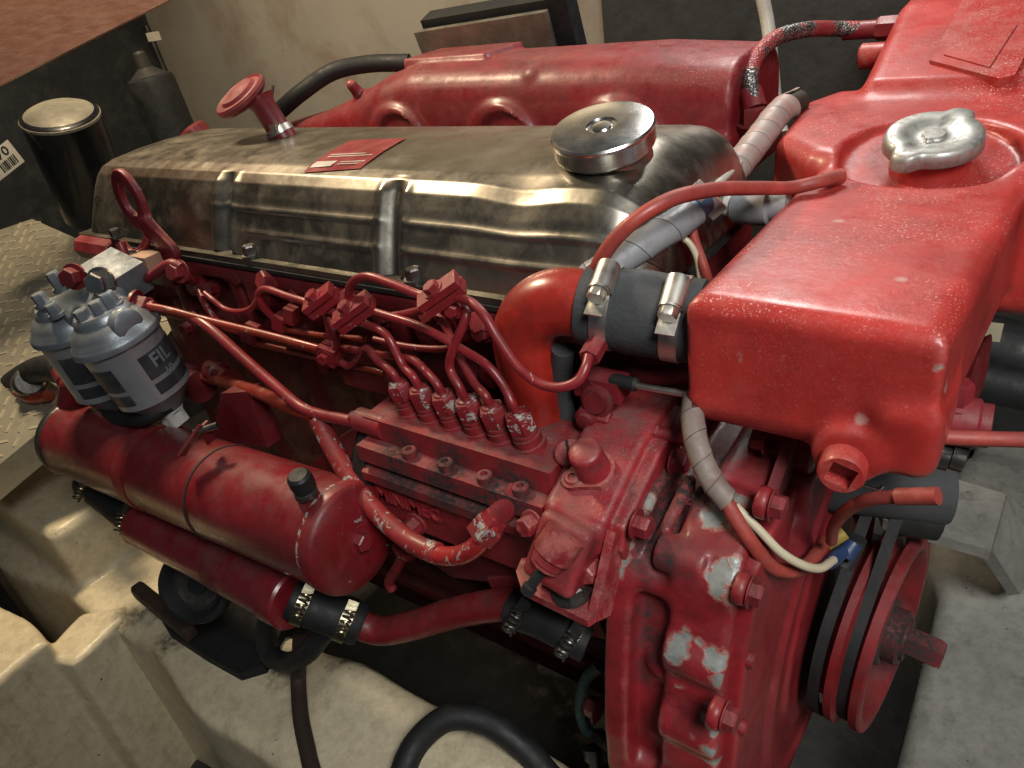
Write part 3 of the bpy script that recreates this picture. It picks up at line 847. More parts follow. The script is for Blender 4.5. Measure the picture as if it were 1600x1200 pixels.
# hose stub and bosses at the back
bo = P(1352, 88, y=.96)
lathe('tank_boss', bo + V((.03, 0, 0)), V((-1, 0, 0)), [(0, .014), (.034, .014), (.036, .012), (.036, .001)], M['tank'], tank, 28)
un = P(1372, 45, y=.99)
bm = NB(); add_hex(bm, un + V((.02, 0, 0)), V((-1, 0, 0)), .013, .022); add_lathe(bm, un + V((-.002, 0, 0)), V((-1, 0, 0)), [(0, .010), (.035, .010), (.036, .0085)], 24)
obj('hose_union', bm, RED, tank, sharp=30)
hp = [P(1180, 162, y=.80), P(1172, 130, y=.81), P(1180, 92, y=.84), P(1212, 60, y=.88), P(1262, 46, y=.93), P(1310, 45, y=.98), P(1345, 45, y=.99)]
tube('braided_hose', hp, .0085, M['braid'], ENG, n=20, sub=14, label='braided steel hose with red paint streaks arching to the header tank')
lathe('hose_ferrule', hp[0] + V((0, 0, -.006)), (hp[1] - hp[0]), [(0, .0125), (.022, .0115), (.024, .0095)], RED, ENG, 24)
# red filler tube glued along the tank, bending down to the elbow
ry = [P(1312, 276, z=1.054), P(1280, 284, z=1.056), P(1240, 293, y=.60), P(1180, 294, y=.555), P(1110, 297, y=.50), P(1040, 315, y=.455), P(985, 350, y=.435), P(950, 388, y=.428), P(930, 425, y=.428), P(922, 470, y=.440)]
tube('red_vent_tube', ry, .0055, M['red_tube'], ENG, n=16, label='smooth red rubber vent tube arching from the header tank')
lathe('vent_spigot', P(1300, 279, z=1.054), (ry[0] - ry[1]), [(-.010, .0058), (.002, .0066), (.010, .0066), (.010, .004)], M['tank'], tank, 20)

# --- water outlet elbow, rubber joint and worm clamps
HY = .438
ha, hb = P(1085, 502, y=HY), P(905, 474, y=.422)
hd = (ha - hb).normalized()
RB = .047; es = hb - hd * .004
ec_ = es - Z1 * RB
el = [hb + hd * .014, hb + hd * .004] + [ec_ + Z1 * (RB * math.cos(t)) - hd * (RB * math.sin(t)) for t in np.linspace(0, math.pi / 2, 9)]
el += [el[-1] + V((0, .002, -.04)), el[-1] + V((.002, .004, -.11))]
elbow = tube('water_elbow', el, .0262, red_paint('elbow_red', base=(.42, .026, .017), grime=.25, rough=.30, bumpy=.05, coat=.4, dust=.1), ENG, n=40, sub=4, label='glossy orange-red water outlet elbow')
h0, h1 = hb + hd * .006, ha + hd * .004
Lh = (h1 - h0).length
hose = lathe('rubber_joint', h0, hd, [(-.002, .026), (-.001, .0300), (.004, .0308), (Lh * .2, .0300), (Lh * .5, .0318), (Lh * .8, .0302), (Lh, .0306)], M['rubber_grey'], ENG, 56, label='dark grey rubber hose joint between elbow and header tank')
M['clampred'] = RED
def worm_clamp(o, d, r, w, ang, mat, parent, name='hose_clamp', scale=1.0, spring=False):
    """band around axis d through o with a screw housing at angle ang"""
    a, u, w_ = frame(d, Z1)
    out = u * math.cos(ang) + w_ * math.sin(ang); tan = out.cross(a)
    band = lathe(name, o, d, [(-w / 2, r), (-w / 2, r + .0010), (w / 2, r + .0010), (w / 2, r)], mat, parent, 56, sharp=30)
    s = scale
    bm = NB(); c = o + out * (r + .0055 * s)
    # arched saddle housing
    pts = []
    for k in range(9):
        th = math.pi * k / 8
        pts.append(c + a * (math.cos(th) * .0072 * s) + out * (math.sin(th) * .0064 * s - .0015 * s) - tan * .010 * s)
    pts = [c + a * .0075 * s - out * .0045 * s - tan * .010 * s] + pts + [c - a * .0075 * s - out * .0045 * s - tan * .010 * s]
    add_prism(bm, pts, tan * .020 * s)
    obj('clamp_housing', bm, mat, band, bevel=.0006)
    bm = NB()
    so = c + out * .0008 * s - tan * .019 * s
    add_lathe(bm, so, tan, [(0, .0050 * s), (.001 * s, .0056 * s), (.0055 * s, .0056 * s), (.006 * s, .0066 * s), (.0075 * s, .0066 * s), (.008 * s, .0040 * s), (.012 * s, .0040 * s)], 6 * 4, up=out, mod=lambda th, t: (1 - .06 * math.cos(6 * th)) if t < .006 * s else 1)
    obj('clamp_screw', bm, mat, band)
    bm = NB()
    tp_ = c - tan * .020 * s - out * .0058 * s
    add_box(bm, tp_, (.0058 * s, .0065 * s, .0007), (a, tan, out))
    obj('clamp_tail', bm, mat, band, bevel=.0005)
    return band
# clamp angle measured from straight up, leaning to the near side
def clamp_at(px, py, t, name='hose_clamp'):
    o = h0 + hd * t
    q = P(px, py, y=HY - .024) ; v = q - o; a, u, w_ = frame(hd, Z1)
    ang = math.atan2(v.dot(w_), v.dot(u))
    return worm_clamp(o, hd, .0306, .0125, ang, M['steel'], hose, scale=1.15)
clamp_at(956, 438, .018); clamp_at(1058, 448, Lh - .016)

# --- timing gear case
OUT = [(.50, .906), (.43, .902), (.380, .898), (.345, .885), (.331, .855), (.318, .815), (.306, .76), (.297, .70), (.295, .60), (.32, .52), (.38, .46), (.52, .435), (.62, .45), (.69, .52), (.715, .62), (.71, .72), (.68, .82), (.62, .885), (.56, .907)]
XF0, XF1 = -.211, -.117
BOSS = [(.375, .893), (.337, .868), (.3165, .808), (.3035, .745), (.2965, .675), (.296, .60), (.325, .52), (.67, .83), (.71, .70)]
rq0, rq1 = P(1074, 752, x=-.168), P(1008, 880, x=-.184)
def f_case(p):
    x, y, z = p
    d2 = poly2(y, z, OUT)
    d = ext(d2 - .001, x, XF0, XF0 + .021, .005)
    d = U(d, ext(d2 + .018, x, XF0 + .005, XF1, .006), .006)
    ring = ext(d2 + .002, x, -.163, XF1, .007)
    for (by, bz) in BOSS: ring = U(ring, s_cyl(p, (-.163, by + .0135, bz - .0095), (XF1, by + .0135, bz - .0095), .0205, .005), .005)
    d = U(d, ring, .003)
    # webs and bosses across the recess
    for (yy, zz, rr) in ((.341, .846, .0115), (.312, .655, .012), (.33, .54, .014)): d = U(d, s_cap(p, (XF0 + .010, yy, zz), (-.14, yy, zz), rr), .010)
    d = U(d, s_cap(p, rq0 + V((0, .004, -.003)), rq1 + V((0, .004, -.003)), .0048), .008)
    d = U(d, s_cap(p, rq0 + V((.014, .016, 0)), rq1 + V((.018, .006, 0)), .004), .006)
    d = U(d, s_cyl(p, (-.177, .347, .870), (-.14, .347, .870), .0140, .003), .003)
    d = U(d, s_cap(p, (-.170, .336, .770), (-.15, .336, .770), .017), .003)
    return d
case = cast('timing_case', f_case, (-.220, .27, .42), (-.108, .75, .925), .0023, RED, ENG, label='chipped red timing gear case showing grey metal')
chips_c = hits(case, [(1132, 893, 0.0072), (1118, 905, 0.0058), (1122, 925, 0.0050), (1152, 878, 0.0043), (1148, 905, 0.0058), (1146, 935, 0.0043), (1060, 1005, 0.0065), (1072, 992, 0.0043), (1052, 1022, 0.0043), (1112, 1022, 0.0065), (1124, 1040, 0.0065), (1125, 1068, 0.0050),
                      (1092, 1000, 0.0029), (1108, 1128, 0.0050), (1120, 1110, 0.0050), (1122, 1140, 0.0050), (1108, 1175, 0.0058), (1118, 1192, 0.0065), (1128, 790, 0.0072), (1115, 812, 0.0065), (1142, 806, 0.0058), (1158, 785, 0.0043),
                      (1012, 778, 0.0043), (996, 800, 0.0050), (984, 818, 0.0058), (978, 845, 0.0050), (974, 872, 0.0050), (972, 892, 0.0036), (1078, 1150, 0.0016), (1065, 1075, 0.0011)])
soot_c = hits(case, [(1040, 760, .026), (1030, 800, .026), (1020, 850, .020), (1045, 870, .014), (1080, 760, .022), (1010, 960, .014), (1020, 1000, .014), (1040, 1030, .010), (1095, 735, .03), (1000, 890, .012), (1005, 1050, .012), (1060, 830, .012)])
M['case'] = red_paint('case_red', base=(.31, .020, .028), rough=.40, grime=.45, chips=chips_c, soot=soot_c, bumpy=.22, coat=.25, fade=.6, edge=.7)
repaint(case, M['case'])
# front plate with flanged edge
PBOLT = [P(1176, 926, x=-.107), P(1136, 1122, x=-.107), P(1210, 790, x=-.107)]
PBOLT = [(q.y, q.z) for q in PBOLT] + [(.312, .62), (.35, .51), (.66, .82), (.70, .70)]
def f_plate(p):
    d2 = poly2(p[1], p[2], OUT) + .012
    d = ext(d2, p[0], XF1 - .004, XF1 + .010, .003)
    for (by, bz) in PBOLT: d = U(d, s_cyl(p, (XF1 - .002, by, bz), (XF1 + .008, by, bz), .0115, .002), .008)
    rr = np.sqrt((p[1] - .555) ** 2 + (p[2] - .640) ** 2)
    ring = np.sqrt((rr - .165) ** 2 + ((p[0] - XF1 - .008)) ** 2) - .007
    d = U(d, ring, .006)
    d = U(d, ext(rr - .12, p[0], XF1, XF1 + .014, .004), .006)
    return d
fplate = cast('front_cover', f_plate, (XF1 - .006, .27, .42), (XF1 + .025, .75, .93), .0028, red_paint('front_cover_red', base=(.29, .017, .023), rough=.42, grime=.35, bumpy=.1, chips=[(P(1136, 1050, x=-.110), .006), (P(1128, 1080, x=-.110), .006)]), ENG)
for (by, bz) in PBOLT:
    hexbolt('cover_bolt', (XF1 + .0085, by, bz), X1, .0085, .008, RED, fplate, washer=.001)
for (px, py) in ((1170, 1030), (1158, 1135)):
    q = P(px, py, x=XF1 + .010); lathe('cover_stud', (XF1 + .008, q.y, q.z), X1, [(0, .006), (.006, .006), (.007, .004)], RED, fplate, 16)
# flange studs on the rear rim
for (px, py) in ((1003, 822), (1062, 722)):
    q = P(px, py, x=XF0 + .026); hexbolt('rim_bolt', (XF0 + .0195, q.y + .003, q.z - .003), X1, .0085, .010, RED, case)

# --- crankshaft pulley and belts
PC = V((0, .557, .634)); PAX = V((.99, -.11, .0)).normalized(); PC = PC + V((-.045, 0, 0)) + PAX * .045
def lx(name, prof, mat, parent, n=72, **kw): return lathe(name, PC, PAX, prof, mat, parent, n, **kw)
M['pulley'] = red_paint('pulley_red', base=(.24, .013, .017), rough=.42, grime=.6, bumpy=.06, soot=[(PC + PAX * -.078, .085), (PC + PAX * -.07 + V((0, .02, .05)), .03), (PC + PAX * -.07 + V((0, -.01, -.055)), .03)])
pul = lx('crank_pulley', [(-.086, .05), (-.086, .080), (-.074, .082), (-.067, .101), (-.060, .101), (-.055, .086), (-.051, .086), (-.045, .0985), (-.038, .0985), (-.036, .0970),
                         (-.036, .088), (-.040, .0855), (-.062, .082), (-.068, .076), (-.070, .050), (-.066, .040), (-.054, .036), (-.044, .034), (-.042, .032), (-.042, .001)], M['pulley'], ENG, 80, label='red two-groove crankshaft pulley with dished face')
bh = bm = NB()
add_lathe(bm, PC, PAX, [(-.043, .027), (-.030, .027), (-.028, .024), (-.028, .001)], 40)
obj('pulley_hub', bm, M['pulley'], pul)
hexbolt('crank_bolt', PC + PAX * -.028, PAX, .0150, .030, M['pulley'], pul, up=V((0, .4, 1)), washer=.003)
for k in range(5):
    th = 2 * math.pi * k / 5 + .5
    c = PC + PAX * -.0685 + (PAX.cross(Z1) * math.cos(th) + Z1 * math.sin(th)) * .060
    lathe('pulley_hole', c, PAX, [(-.006, .016), (.0005, .016), (.0012, .014)], M['dark_hole'], pul, 24)
def belt(name, x0, r, label):
    bm = NB(); n = 90; A = V((x0, PC.y, PC.z)); B = V((x0, .70, .845)); rb_ = .045
    dv = (B - A); L = dv.length; phi = math.atan2(dv.z, dv.y); al = math.acos((r - rb_) / L)
    pth = [A + V((0, math.cos(t), math.sin(t))) * r for t in np.linspace(phi + al, phi + 2 * math.pi - al, 60)]
    pth += [B + V((0, math.cos(t), math.sin(t))) * rb_ for t in np.linspace(phi - al, phi + al, 24)]
    rot = Matrix.Rotation(math.atan2(PAX.y, PAX.x), 3, 'Z')
    pth = [PC + rot @ (p - V((0, PC.y, PC.z))) for p in pth]; A = PC + rot @ V((x0, 0, 0))
    m = len(pth); rings = []
    for i, p in enumerate(pth):
        t = (pth[(i + 1) % m] - pth[i - 1]).normalized(); o_ = PAX.cross(t)
        if o_.dot(p - A) < 0: o_ = -o_
        rings.append([bm.verts.new(p + PAX * a + o_ * b) for a, b in ((-.0050, .002), (.0050, .002), (.0028, -.007), (-.0028, -.007))])
    for i in range(m):
        a, b = rings[i], rings[(i + 1) % m]
        for k in range(4): bm.faces.new((a[k], a[(k + 1) % 4], b[(k + 1) % 4], b[k]))
    return obj(name, bm, M['rubber'], ENG, label=label)
belt('drive_belt', -.0765, .0985, 'black rubber drive belt in the groove nearer the timing case')
belt('drive_belt', -.0535, .0915, 'black rubber drive belt behind the pulley rim')
lathe('upper_pulley', PC + Matrix.Rotation(math.atan2(PAX.y, PAX.x), 3, 'Z') @ V((-.065, .70 - PC.y, .845 - PC.z)), PAX, [(-.030, .044), (-.019, .034), (-.008, .046), (.006, .046), (.019, .034), (.030, .044), (.034, .020), (.036, .001)], M['pulley'], ENG, 48)
# --- in-line injection pump
PX0, PX1 = -.466, -.264
M['pump'] = red_paint('pump_red', base=(.31, .020, .027), rough=.48, grime=.9, gscale=26, bumpy=.15, fade=.3, specks=.25,
                      soot=[(P(620, 710, y=.335), .022), (P(700, 735, y=.335), .022), (P(790, 765, y=.335), .026), (P(620, 752, y=.327), .025), (P(690, 775, y=.327), .025), (P(750, 800, y=.327), .025), (P(640, 660, y=.37), .014), (P(740, 700, y=.37), .016), (P(800, 720, y=.36), .014)], dust=.8)
bm = NB()
prof = [(.412, .912), (.3455, .912), (.3445, .8905), (.3295, .8905), (.3290, .874), (.3360, .873), (.3355, .8665), (.3265, .8625), (.3265, .853), (.3345, .849), (.336, .800), (.350, .785), (.412, .785)]
add_prism(bm, [V((PX0, y, z)) for (y, z) in prof], (PX1 - PX0, 0, 0))
pump = obj('injection_pump', bm, M['pump'], ENG, bevel=.0022, seg=2, label='red in-line fuel injection pump with stepped side and raised lettering')
# dirty gallery strip and its screws
for (px, py) in ((650, 701), (706, 720), (768, 738), (824, 756)):
    q = P(px, py, z=.893)
    bm = NB(); add_lathe(bm, (q.x, .3375, .889), Z1, [(0, .0068), (.0085, .0068), (.0095, .0055), (.0095, .0032), (.0065, .0028), (.0065, .0005)], 20)
    obj('gallery_screw', bm, M['pump'], pump)
q = P(640, 786, y=.336)
vs, fs = text_mesh('MINIMEC', .021, lambda x, y, h: V((q.x + x * .95, .3368 - h, q.z + y)), depth=.0045, bold=.0002)
from_arrays('raised_lettering', vs, fs, red_paint('lettering_red', base=(.36, .03, .035), grime=.1, rough=.45, dust=0, bumpy=.03), pump, sharp=30)
q = P(652, 816, y=.336); hexbolt('pump_drain_screw', V((q.x, .336, q.z)), V((0, -1, 0)), .0088, .010, M['pump'], pump, washer=.003)
# rear end boss and fuel inlet
q = P(580, 665, y=.352); lathe('inlet_boss', V((PX0 + .02, .352, .901)), V((-1, 0, 0)), [(0, .0115), (.034, .0115), (.036, .009), (.036, .006), (.044, .006)], M['pump'], pump, 28)
lathe('pump_rear_cover', V((PX0 + .001, .378, .845)), V((-1, 0, 0)), [(0, .052), (.018, .050), (.024, .044), (.026, .02), (.026, .001)], M['rubber'], pump, 40)
# delivery valve holders and pipe nuts
M['nut'] = red_paint('chipped_nut_red', base=(.27, .016, .022), grime=.5, gscale=45, rough=.4, flakes=.9, bumpy=.2)
M['nut_bare'] = red_paint('bare_nut', base=(.27, .016, .022), grime=.3, gscale=45, rough=.4, flakes=1.25, bumpy=.2)
NUTB = [P(x, y, z=.912) for (x, y) in ((629, 655), (665, 664), (702, 673), (740, 684), (779, 694), (820, 703))]
NUTB = [V((NUTB[0].x + (NUTB[5].x - NUTB[0].x) * k / 5, .371, .912)) for k in range(6)]
NAX = V((-.15, -.15, 1)).normalized(); NUTT = []
for k, b in enumerate(NUTB):
    hol = lathe('delivery_holder', b, NAX, [(-.003, .0136), (.0030, .0136), (.0038, .0120), (.0108, .0120), (.0114, .0104), (.0126, .0104), (.0131, .0116), (.0156, .0112)], M['pump'], pump, 30)
    bm = NB()
    add_lathe(bm, b + NAX * .0159, NAX, [(0, .0106), (.0008, .0118), (.0148, .0118), (.0168, .0102)], 6, up=V((.3, 1, 0)))
    add_lathe(bm, b + NAX * .0324, NAX, [(0, .0080), (.0020, .0068), (.0024, .004)], 18)
    obj('pipe_nut', bm, M['nut_bare'] if k in (3, 5) else M['nut'], hol, bevel=.0008)
    NUTT.append(b + NAX * .0335)

# --- governor housing on the front of the pump
GX0, GX1 = -.262, -.208
def f_gov(p):
    d2 = poly2(p[1], p[2], [(.329, .899), (.392, .9255), (.455, .934), (.455, .80), (.35, .80), (.320, .876)])
    d = ext(d2, p[0], GX0, GX1, .006); d = U(d, ext(d2 + .007, p[0], -.23, -.196, .003), .002)
    q = P(880, 845, y=.312)
    d = U(d, s_box(p, (-.238, .322, .868), (.022, .026, .026), .006, (V((.98, 0, -.2)), V((0, .85, -.52)), V((.17, .5, .83)))), .008)
    return d
M['gov'] = red_paint('governor_red', base=(.34, .022, .030), rough=.42, grime=.55, gscale=22, bumpy=.2, fade=.5, soot=[(P(1000, 715, z=.935), .022), (P(900, 850, y=.312), .014), (P(960, 740, z=.93), .012)], specks=.3, dust=.7, edge=.6)
gov = cast('governor_housing', f_gov, (-.285, .285, .79), (-.19, .465, .95), .002, M['gov'], ENG, label='red governor housing with a domed button on its sooty top')
gn = V((0, -.021 * 3.33, .07 * 3.33)).normalized()
G0 = (V((0, .360, .9120)), V((0, -.388, .9217)))
q = PLN(930, 738, *G0)
bm = NB(); add_lathe(bm, q - G0[1] * .002, G0[1], [(0, .0155), (.003, .0136), (.029, .0124), (.0315, .0118), (.0328, .0100), (.0335, .0065), (.0337, .0005)], 36)
but = obj('stop_button', bm, M['gov'], gov, sharp=50)
q2 = PLN(897, 752, *G0)
pts = []
ax2, uu, ww = frame(G0[1], X1)
dirv = (q2 - q).normalized(); sid = G0[1].cross(dirv)
for k in range(9):
    th = -math.pi / 2 + math.pi * k / 8; pts.append(q2 + dirv * (math.cos(th) * .0085) + sid * (math.sin(th) * .0085))
for k in range(9):
    th = math.pi / 2 + math.pi * k / 8; pts.append(q + dirv * (math.cos(th) * .0165) + sid * (math.sin(th) * .0165))
plate('button_flange', [p_ - G0[1] * .002 for p_ in pts], G0[1] * .007, M['gov'], gov, bevel=.0015)
bm = NB(); add_lathe(bm, q2 + G0[1] * .005, G0[1], [(0, .0058), (.0015, .0058), (.0022, .0050), (.0022, .0032), (.0008, .003), (.0008, .0005)], 20)
obj('flange_screw', bm, M['gov'], gov)
q3 = PLN(891, 709, *G0)
bm = NB(); add_lathe(bm, q3 - G0[1] * .001, G0[1], [(0, .0120), (.004, .0120), (.0055, .0105), (.0058, .0005)], 32)
sl = obj('slotted_plug', bm, M['gov'], gov)
bm = NB(); add_box(bm, q3 + G0[1] * .0047, (.0010, .0100, .0012), (V((.80, .60, 0)).normalized(), V((-.60, .80, .25)).normalized(), G0[1])); obj('screw_slot', bm, M['dark_hole'], sl, bevel=0)
# stop solenoid and its small bolts under the near face
so = P(878, 845, y=.305); st = P(845, 893, y=.290); sa = (st - so).normalized()
bm = NB(); add_lathe(bm, so - sa * .008, sa, [(0, .0155), (.020, .0155), (.022, .013), (.027, .013), (.028, .0115), (.031, .0115), (.031, .006), (.028, .005), (.028, .0005)], 32)
sol = obj('adjuster_barrel', bm, M['gov'], gov)
lathe('adjuster_tip', so + sa * .020, sa, [(0, .004), (.022, .004), (.023, .0055), (.029, .005), (.030, .001)], M['rubber'], gov, 18)
for (px, py, yy) in ((828, 822, .312), (925, 895, .315)):
    q = P(px, py, y=yy); hexbolt('governor_bolt', q + V((0, .004, 0)), V((-.15, -1, .2)), .0080, .010, M['gov'], gov)
# mounting bracket: flat shelf with upturned ear
zb_ = .845
sh = [P(806, 892, z=zb_), P(815, 872, z=zb_), P(860, 868, z=zb_ + .0), P(955, 880, z=zb_), P(936, 958, z=zb_), P(918, 970, z=zb_), P(815, 920, z=zb_)]
brk = plate('pump_bracket', sh, (0, 0, -.007), M['gov'], ENG, bevel=.0022, seg=3)
er = [P(917, 968, x=-.207), P(942, 957, x=-.207), P(960, 880, x=-.207), P(964, 832, x=-.207), P(949, 828, x=-.207), P(936, 886, x=-.207)]
plate('bracket_ear', [V((-.2075, p_.y, p_.z)) for p_ in er], (.007, 0, 0), M['gov'], brk, bevel=.002)
q = P(892, 928, z=zb_ + .001)
bm = NB(); add_hex(bm, q, Z1, .0105, .008, washer=.002); add_lathe(bm, q + Z1 * .009, Z1, [(0, .0050), (.014, .0050), (.016, .0035)], 16)
obj('bracket_stud', bm, M['dark_steel'], brk, sharp=30)
q = P(886, 903, z=zb_ + .016); hexbolt('bracket_nut', q, V((-.2, -.3, 1)), .0062, .008, RED, brk)
# chest below the pump: shaped carrier casting
cr = [P(760, 905, y=.345), P(812, 905, y=.345), P(935, 968, y=.345), P(948, 1000, y=.345), P(845, 975, y=.345), P(775, 930, y=.345)]
plate('pump_carrier', cr, (0, .06, 0), M['red'], ENG, bevel=.006, seg=3)
cr = [P(660, 870, y=.350), P(720, 868, y=.350), P(790, 850, y=.350), P(812, 905, y=.350), P(770, 910, y=.350), P(706, 902, y=.350)]
plate('pump_cradle', cr, (0, .05, 0), M['red_dirty'], ENG, bevel=.004)
# front adapter flange plate between governor and timing case (grey metal showing)
fl = [P(1062, 702, x=-.200), P(1000, 742, x=-.200), P(968, 800, x=-.200), P(957, 870, x=-.200), P(965, 905, x=-.200), P(1000, 890, x=-.200), P(1015, 800, x=-.200), P(1065, 735, x=-.200)]
fl = [(-.199, p_.y, p_.z) for p_ in fl]

# --- oil cooler: large cylinder on the near side
CA = P(553, 842, y=.295); CB = V((P(125, 684, y=.285).x, .285, P(125, 684, y=.285).z))
cd = (CA - CB).normalized(); CL = (CA - CB).length; CR = .0525
ck = plain('flaked_seam', (.10, .09, .085), .6, var=.5, grime=.5, scale=120)
cooler = lathe('oil_cooler', CB, cd, [(0, CR * .90), (.004, CR * .98), (.008, CR), (CL - .012, CR), (CL - .010, CR)], M['red_clean'], ENG, 72, label='long glossy crimson oil cooler cylinder with two straps')
lathe('cooler_end_cap', CB, cd, [(CL - .013, CR * 1.0), (CL - .012, CR * 1.04), (CL - .002, CR * 1.04), (CL, CR * 1.015), (CL + .003, CR * .96), (CL + .007, CR * .6), (CL + .008, .001)], red_paint('end_cap_red', base=(.24, .010, .016), grime=.6, gscale=30, rough=.45, flakes=.1), cooler, 72)
lathe('cooler_seam', CB, cd, [(CL - .0165, CR * 1.003), (CL - .0165, CR * 1.022), (CL - .012, CR * 1.035), (CL - .012, CR)], red_paint('seam_red', base=(.22, .012, .016), grime=.6, rough=.5, flakes=1.5), cooler, 72)
hexbolt('cooler_cap_bolt', CB + cd * (CL + .006), cd, .0090, .009, RED, cooler, washer=.002)
lathe('cooler_rear_rim', CB, cd, [(-.006, CR * .95), (-.004, CR * 1.03), (.004, CR * 1.03), (.006, CR)], M['dark_steel'], cooler, 64)
def along(px, py): 
    q = P(px, py, y=.29 - CR * .6); return (q - CB).dot(cd)
for (px, py, w) in ((195, 715, .020), (292, 745, .0025)):
    t = along(px, py)
    band = lathe('cooler_strap', CB, cd, [(t - w / 2, CR), (t - w / 2, CR + .0012), (t + w / 2, CR + .0012), (t + w / 2, CR)], red_paint('strap_red', base=(.24, .014, .016), grime=.6, rough=.45) if w > .01 else M['brown_strip'], cooler, 72, sharp=30)
for (p0, p1, p2) in (((283, 712), (316, 664), (322, 672)), ((330, 690), (318, 662), (326, 660))):
    q0, q1, q2 = P(*p0, z=.866), P(*p1, z=.890), P(*p2, z=.888)
    bm = NB(); dq = (q1 - q0).normalized(); sv = V((.25, -.9, .3)); sv = (sv - dq * sv.dot(dq)).normalized()
    add_box(bm, (q0 + q1) / 2, ((q1 - q0).length / 2, .0055, .0014), (dq, sv, dq.cross(sv))); obj('strap_lug', bm, M['red_dirty'], cooler, bevel=.0008)
tube('strap_bolt', [P(304, 676, z=.884), P(322, 670, z=.886), P(340, 664, z=.888)], .0036, M['dark_steel'], cooler, n=10)
vp = P(481, 770, y=.285)
lathe('bleed_valve', vp + Z1 * -.012, V((.05, -.15, 1)), [(-.01, .008), (.012, .008), (.013, .011), (.018, .011), (.019, .008)], M['dark_steel'], cooler, 24)
lathe('bleed_cap', vp + V((.0004, -.0012, .006)), V((.05, -.15, 1)), [(0, .0105), (.008, .0115), (.016, .0110), (.019, .0085), (.020, .001)], M['rubber'], cooler, 28)
# lug on top rear of the cooler, foot bracket behind
sp = [P(100, 612, y=.29), P(118, 605, y=.29), P(135, 640, y=.285), P(128, 672, y=.28), P(98, 668, y=.28)]
cast('cooler_port', lambda p: U(s_cap(p, P(112, 600, y=.30), P(110, 660, y=.29), .014, .02), s_cyl(p, P(106, 596, y=.305), P(96, 580, y=.312), .013), .01), tuple(P(112, 630, y=.30) - V((.08, .06, .08))), tuple(P(112, 630, y=.30) + V((.08, .06, .08))), .003, RED, cooler)
hs = [P(345, 615, y=.36), P(385, 612, y=.37), P(418, 700, y=.36), P(330, 690, y=.35)]
plate('cooler_foot', hs, (0, .02, 0), M['red_dirty'], ENG, bevel=.004)
hs = [P(520, 690, y=.37), P(560, 668, y=.37), P(548, 720, y=.36), P(500, 745, y=.36), P(478, 735, y=.36)]
plate('cooler_foot', hs, (0, .02, 0), M['red_dirty'], ENG, bevel=.004)

# --- smaller cooler tube underneath
LA, LB = P(462, 938, y=.262), P(222, 818, y=.255); ld = (LA - LB).normalized(); LL = (LA - LB).length; LR = .0285
low = lathe('water_tube', LB, ld, [(0, LR * .9), (.003, LR), (LL * .57, LR), (LL * .572, LR * .92), (LL * .66, LR * .92), (LL * .662, LR * 1.05), (LL * .90, LR * 1.05), (LL * .905, LR * 1.14), (LL * .99, LR * 1.14), (LL, LR * 1.05)], M['red_clean'], ENG, 48, label='short crimson water tube slung below the oil cooler')
lathe('tube_scorch', LB, ld, [(LL * .565, LR * 1.01), (LL * .565, LR * 1.03), (LL * .665, LR * 1.06), (LL * .665, LR)], M['red_dirty'], low, 48)
a = LB - ld * .005; bq = P(135, 752, y=.262)
rh = tube('rear_hose', [LB + ld * .005, LB - ld * .02, P(160, 775, y=.26), P(135, 755, y=.265)], .0185, M['rubber'], ENG, n=24)
def spring_clamp(o, d, r, parent, ang, mat):
    a, u, w_ = frame(d, Z1); out = u * math.cos(ang) + w_ * math.sin(ang); tan = a.cross(out)
    band = lathe('spring_clamp', o, d, [(-.006, r), (-.006, r + .0012), (.006, r + .0012), (.006, r)], mat, parent, 40, sharp=30)
    bm = NB(); pts = []
    for k in range(61):
        t = k / 60; th = t * 2 * math.pi * 5
        pts.append(o + out * (r + .006) + tan * ((t - .5) * .026) + a * (.0048 * math.cos(th)) + out * (.0048 * math.sin(th)))
    add_tube(bm, pts, .0012, 6, raw=True); obj('clamp_spring', bm, mat, band)
    bm = NB(); add_box(bm, o + out * (r + .002) - tan * .016, (.0055, .006, .002), (a, tan, out)); obj('clamp_tab', bm, mat, band, bevel=.0008)
M['brassy'] = plain('dull_plated_clamp', (.42, .38, .26), .32, metal=1, var=.3, grime=.4)
spring_clamp(LB - ld * .006, ld, .0188, rh, .9, M['brassy']); spring_clamp(P(150, 766, y=.262), (P(165, 780, y=.26) - P(140, 758, y=.26)), .0188, rh, .9, M['brassy'])
# front hose joint with two spring clamps
ja, jb = LA - ld * .002, P(560, 975, y=.290); jd = (jb - ja).normalized(); JL = (jb - ja).length
joint = lathe('lower_hose_joint', ja, jd, [(-.004, .0205), (0, .0222), (JL, .0222), (JL + .004, .020)], M['rubber'], ENG, 40, label='black rubber hose joint with two spring clamps under the oil cooler')
spring_clamp(ja + jd * .010, jd, .0224, joint, .75, M['brassy']); spring_clamp(ja + jd * (JL - .014), jd, .0224, joint, .75, M['brassy'])
tube('lower_water_pipe', [jb - jd * .01, P(590, 985, y=.298), P(640, 978, y=.31), P(720, 955, y=.325), P(800, 945, y=.335), P(850, 955, y=.34)], .0150, red_paint('sooty_pipe_red', base=(.22, .012, .015), grime=.75, gscale=30, rough=.4), ENG, n=28)
hk = tube('lower_front_hose', [P(800, 950, y=.332), P(850, 968, y=.335), P(920, 1005, y=.34)], .0175, M['rubber'], ENG, n=24)
spring_clamp(P(815, 955, y=.333), V((1, .05, -.5)), .0182, hk, 1.0, M['dark_steel']); spring_clamp(P(895, 992, y=.338), V((1, .05, -.5)), .0182, hk, 1.0, M['dark_steel'])
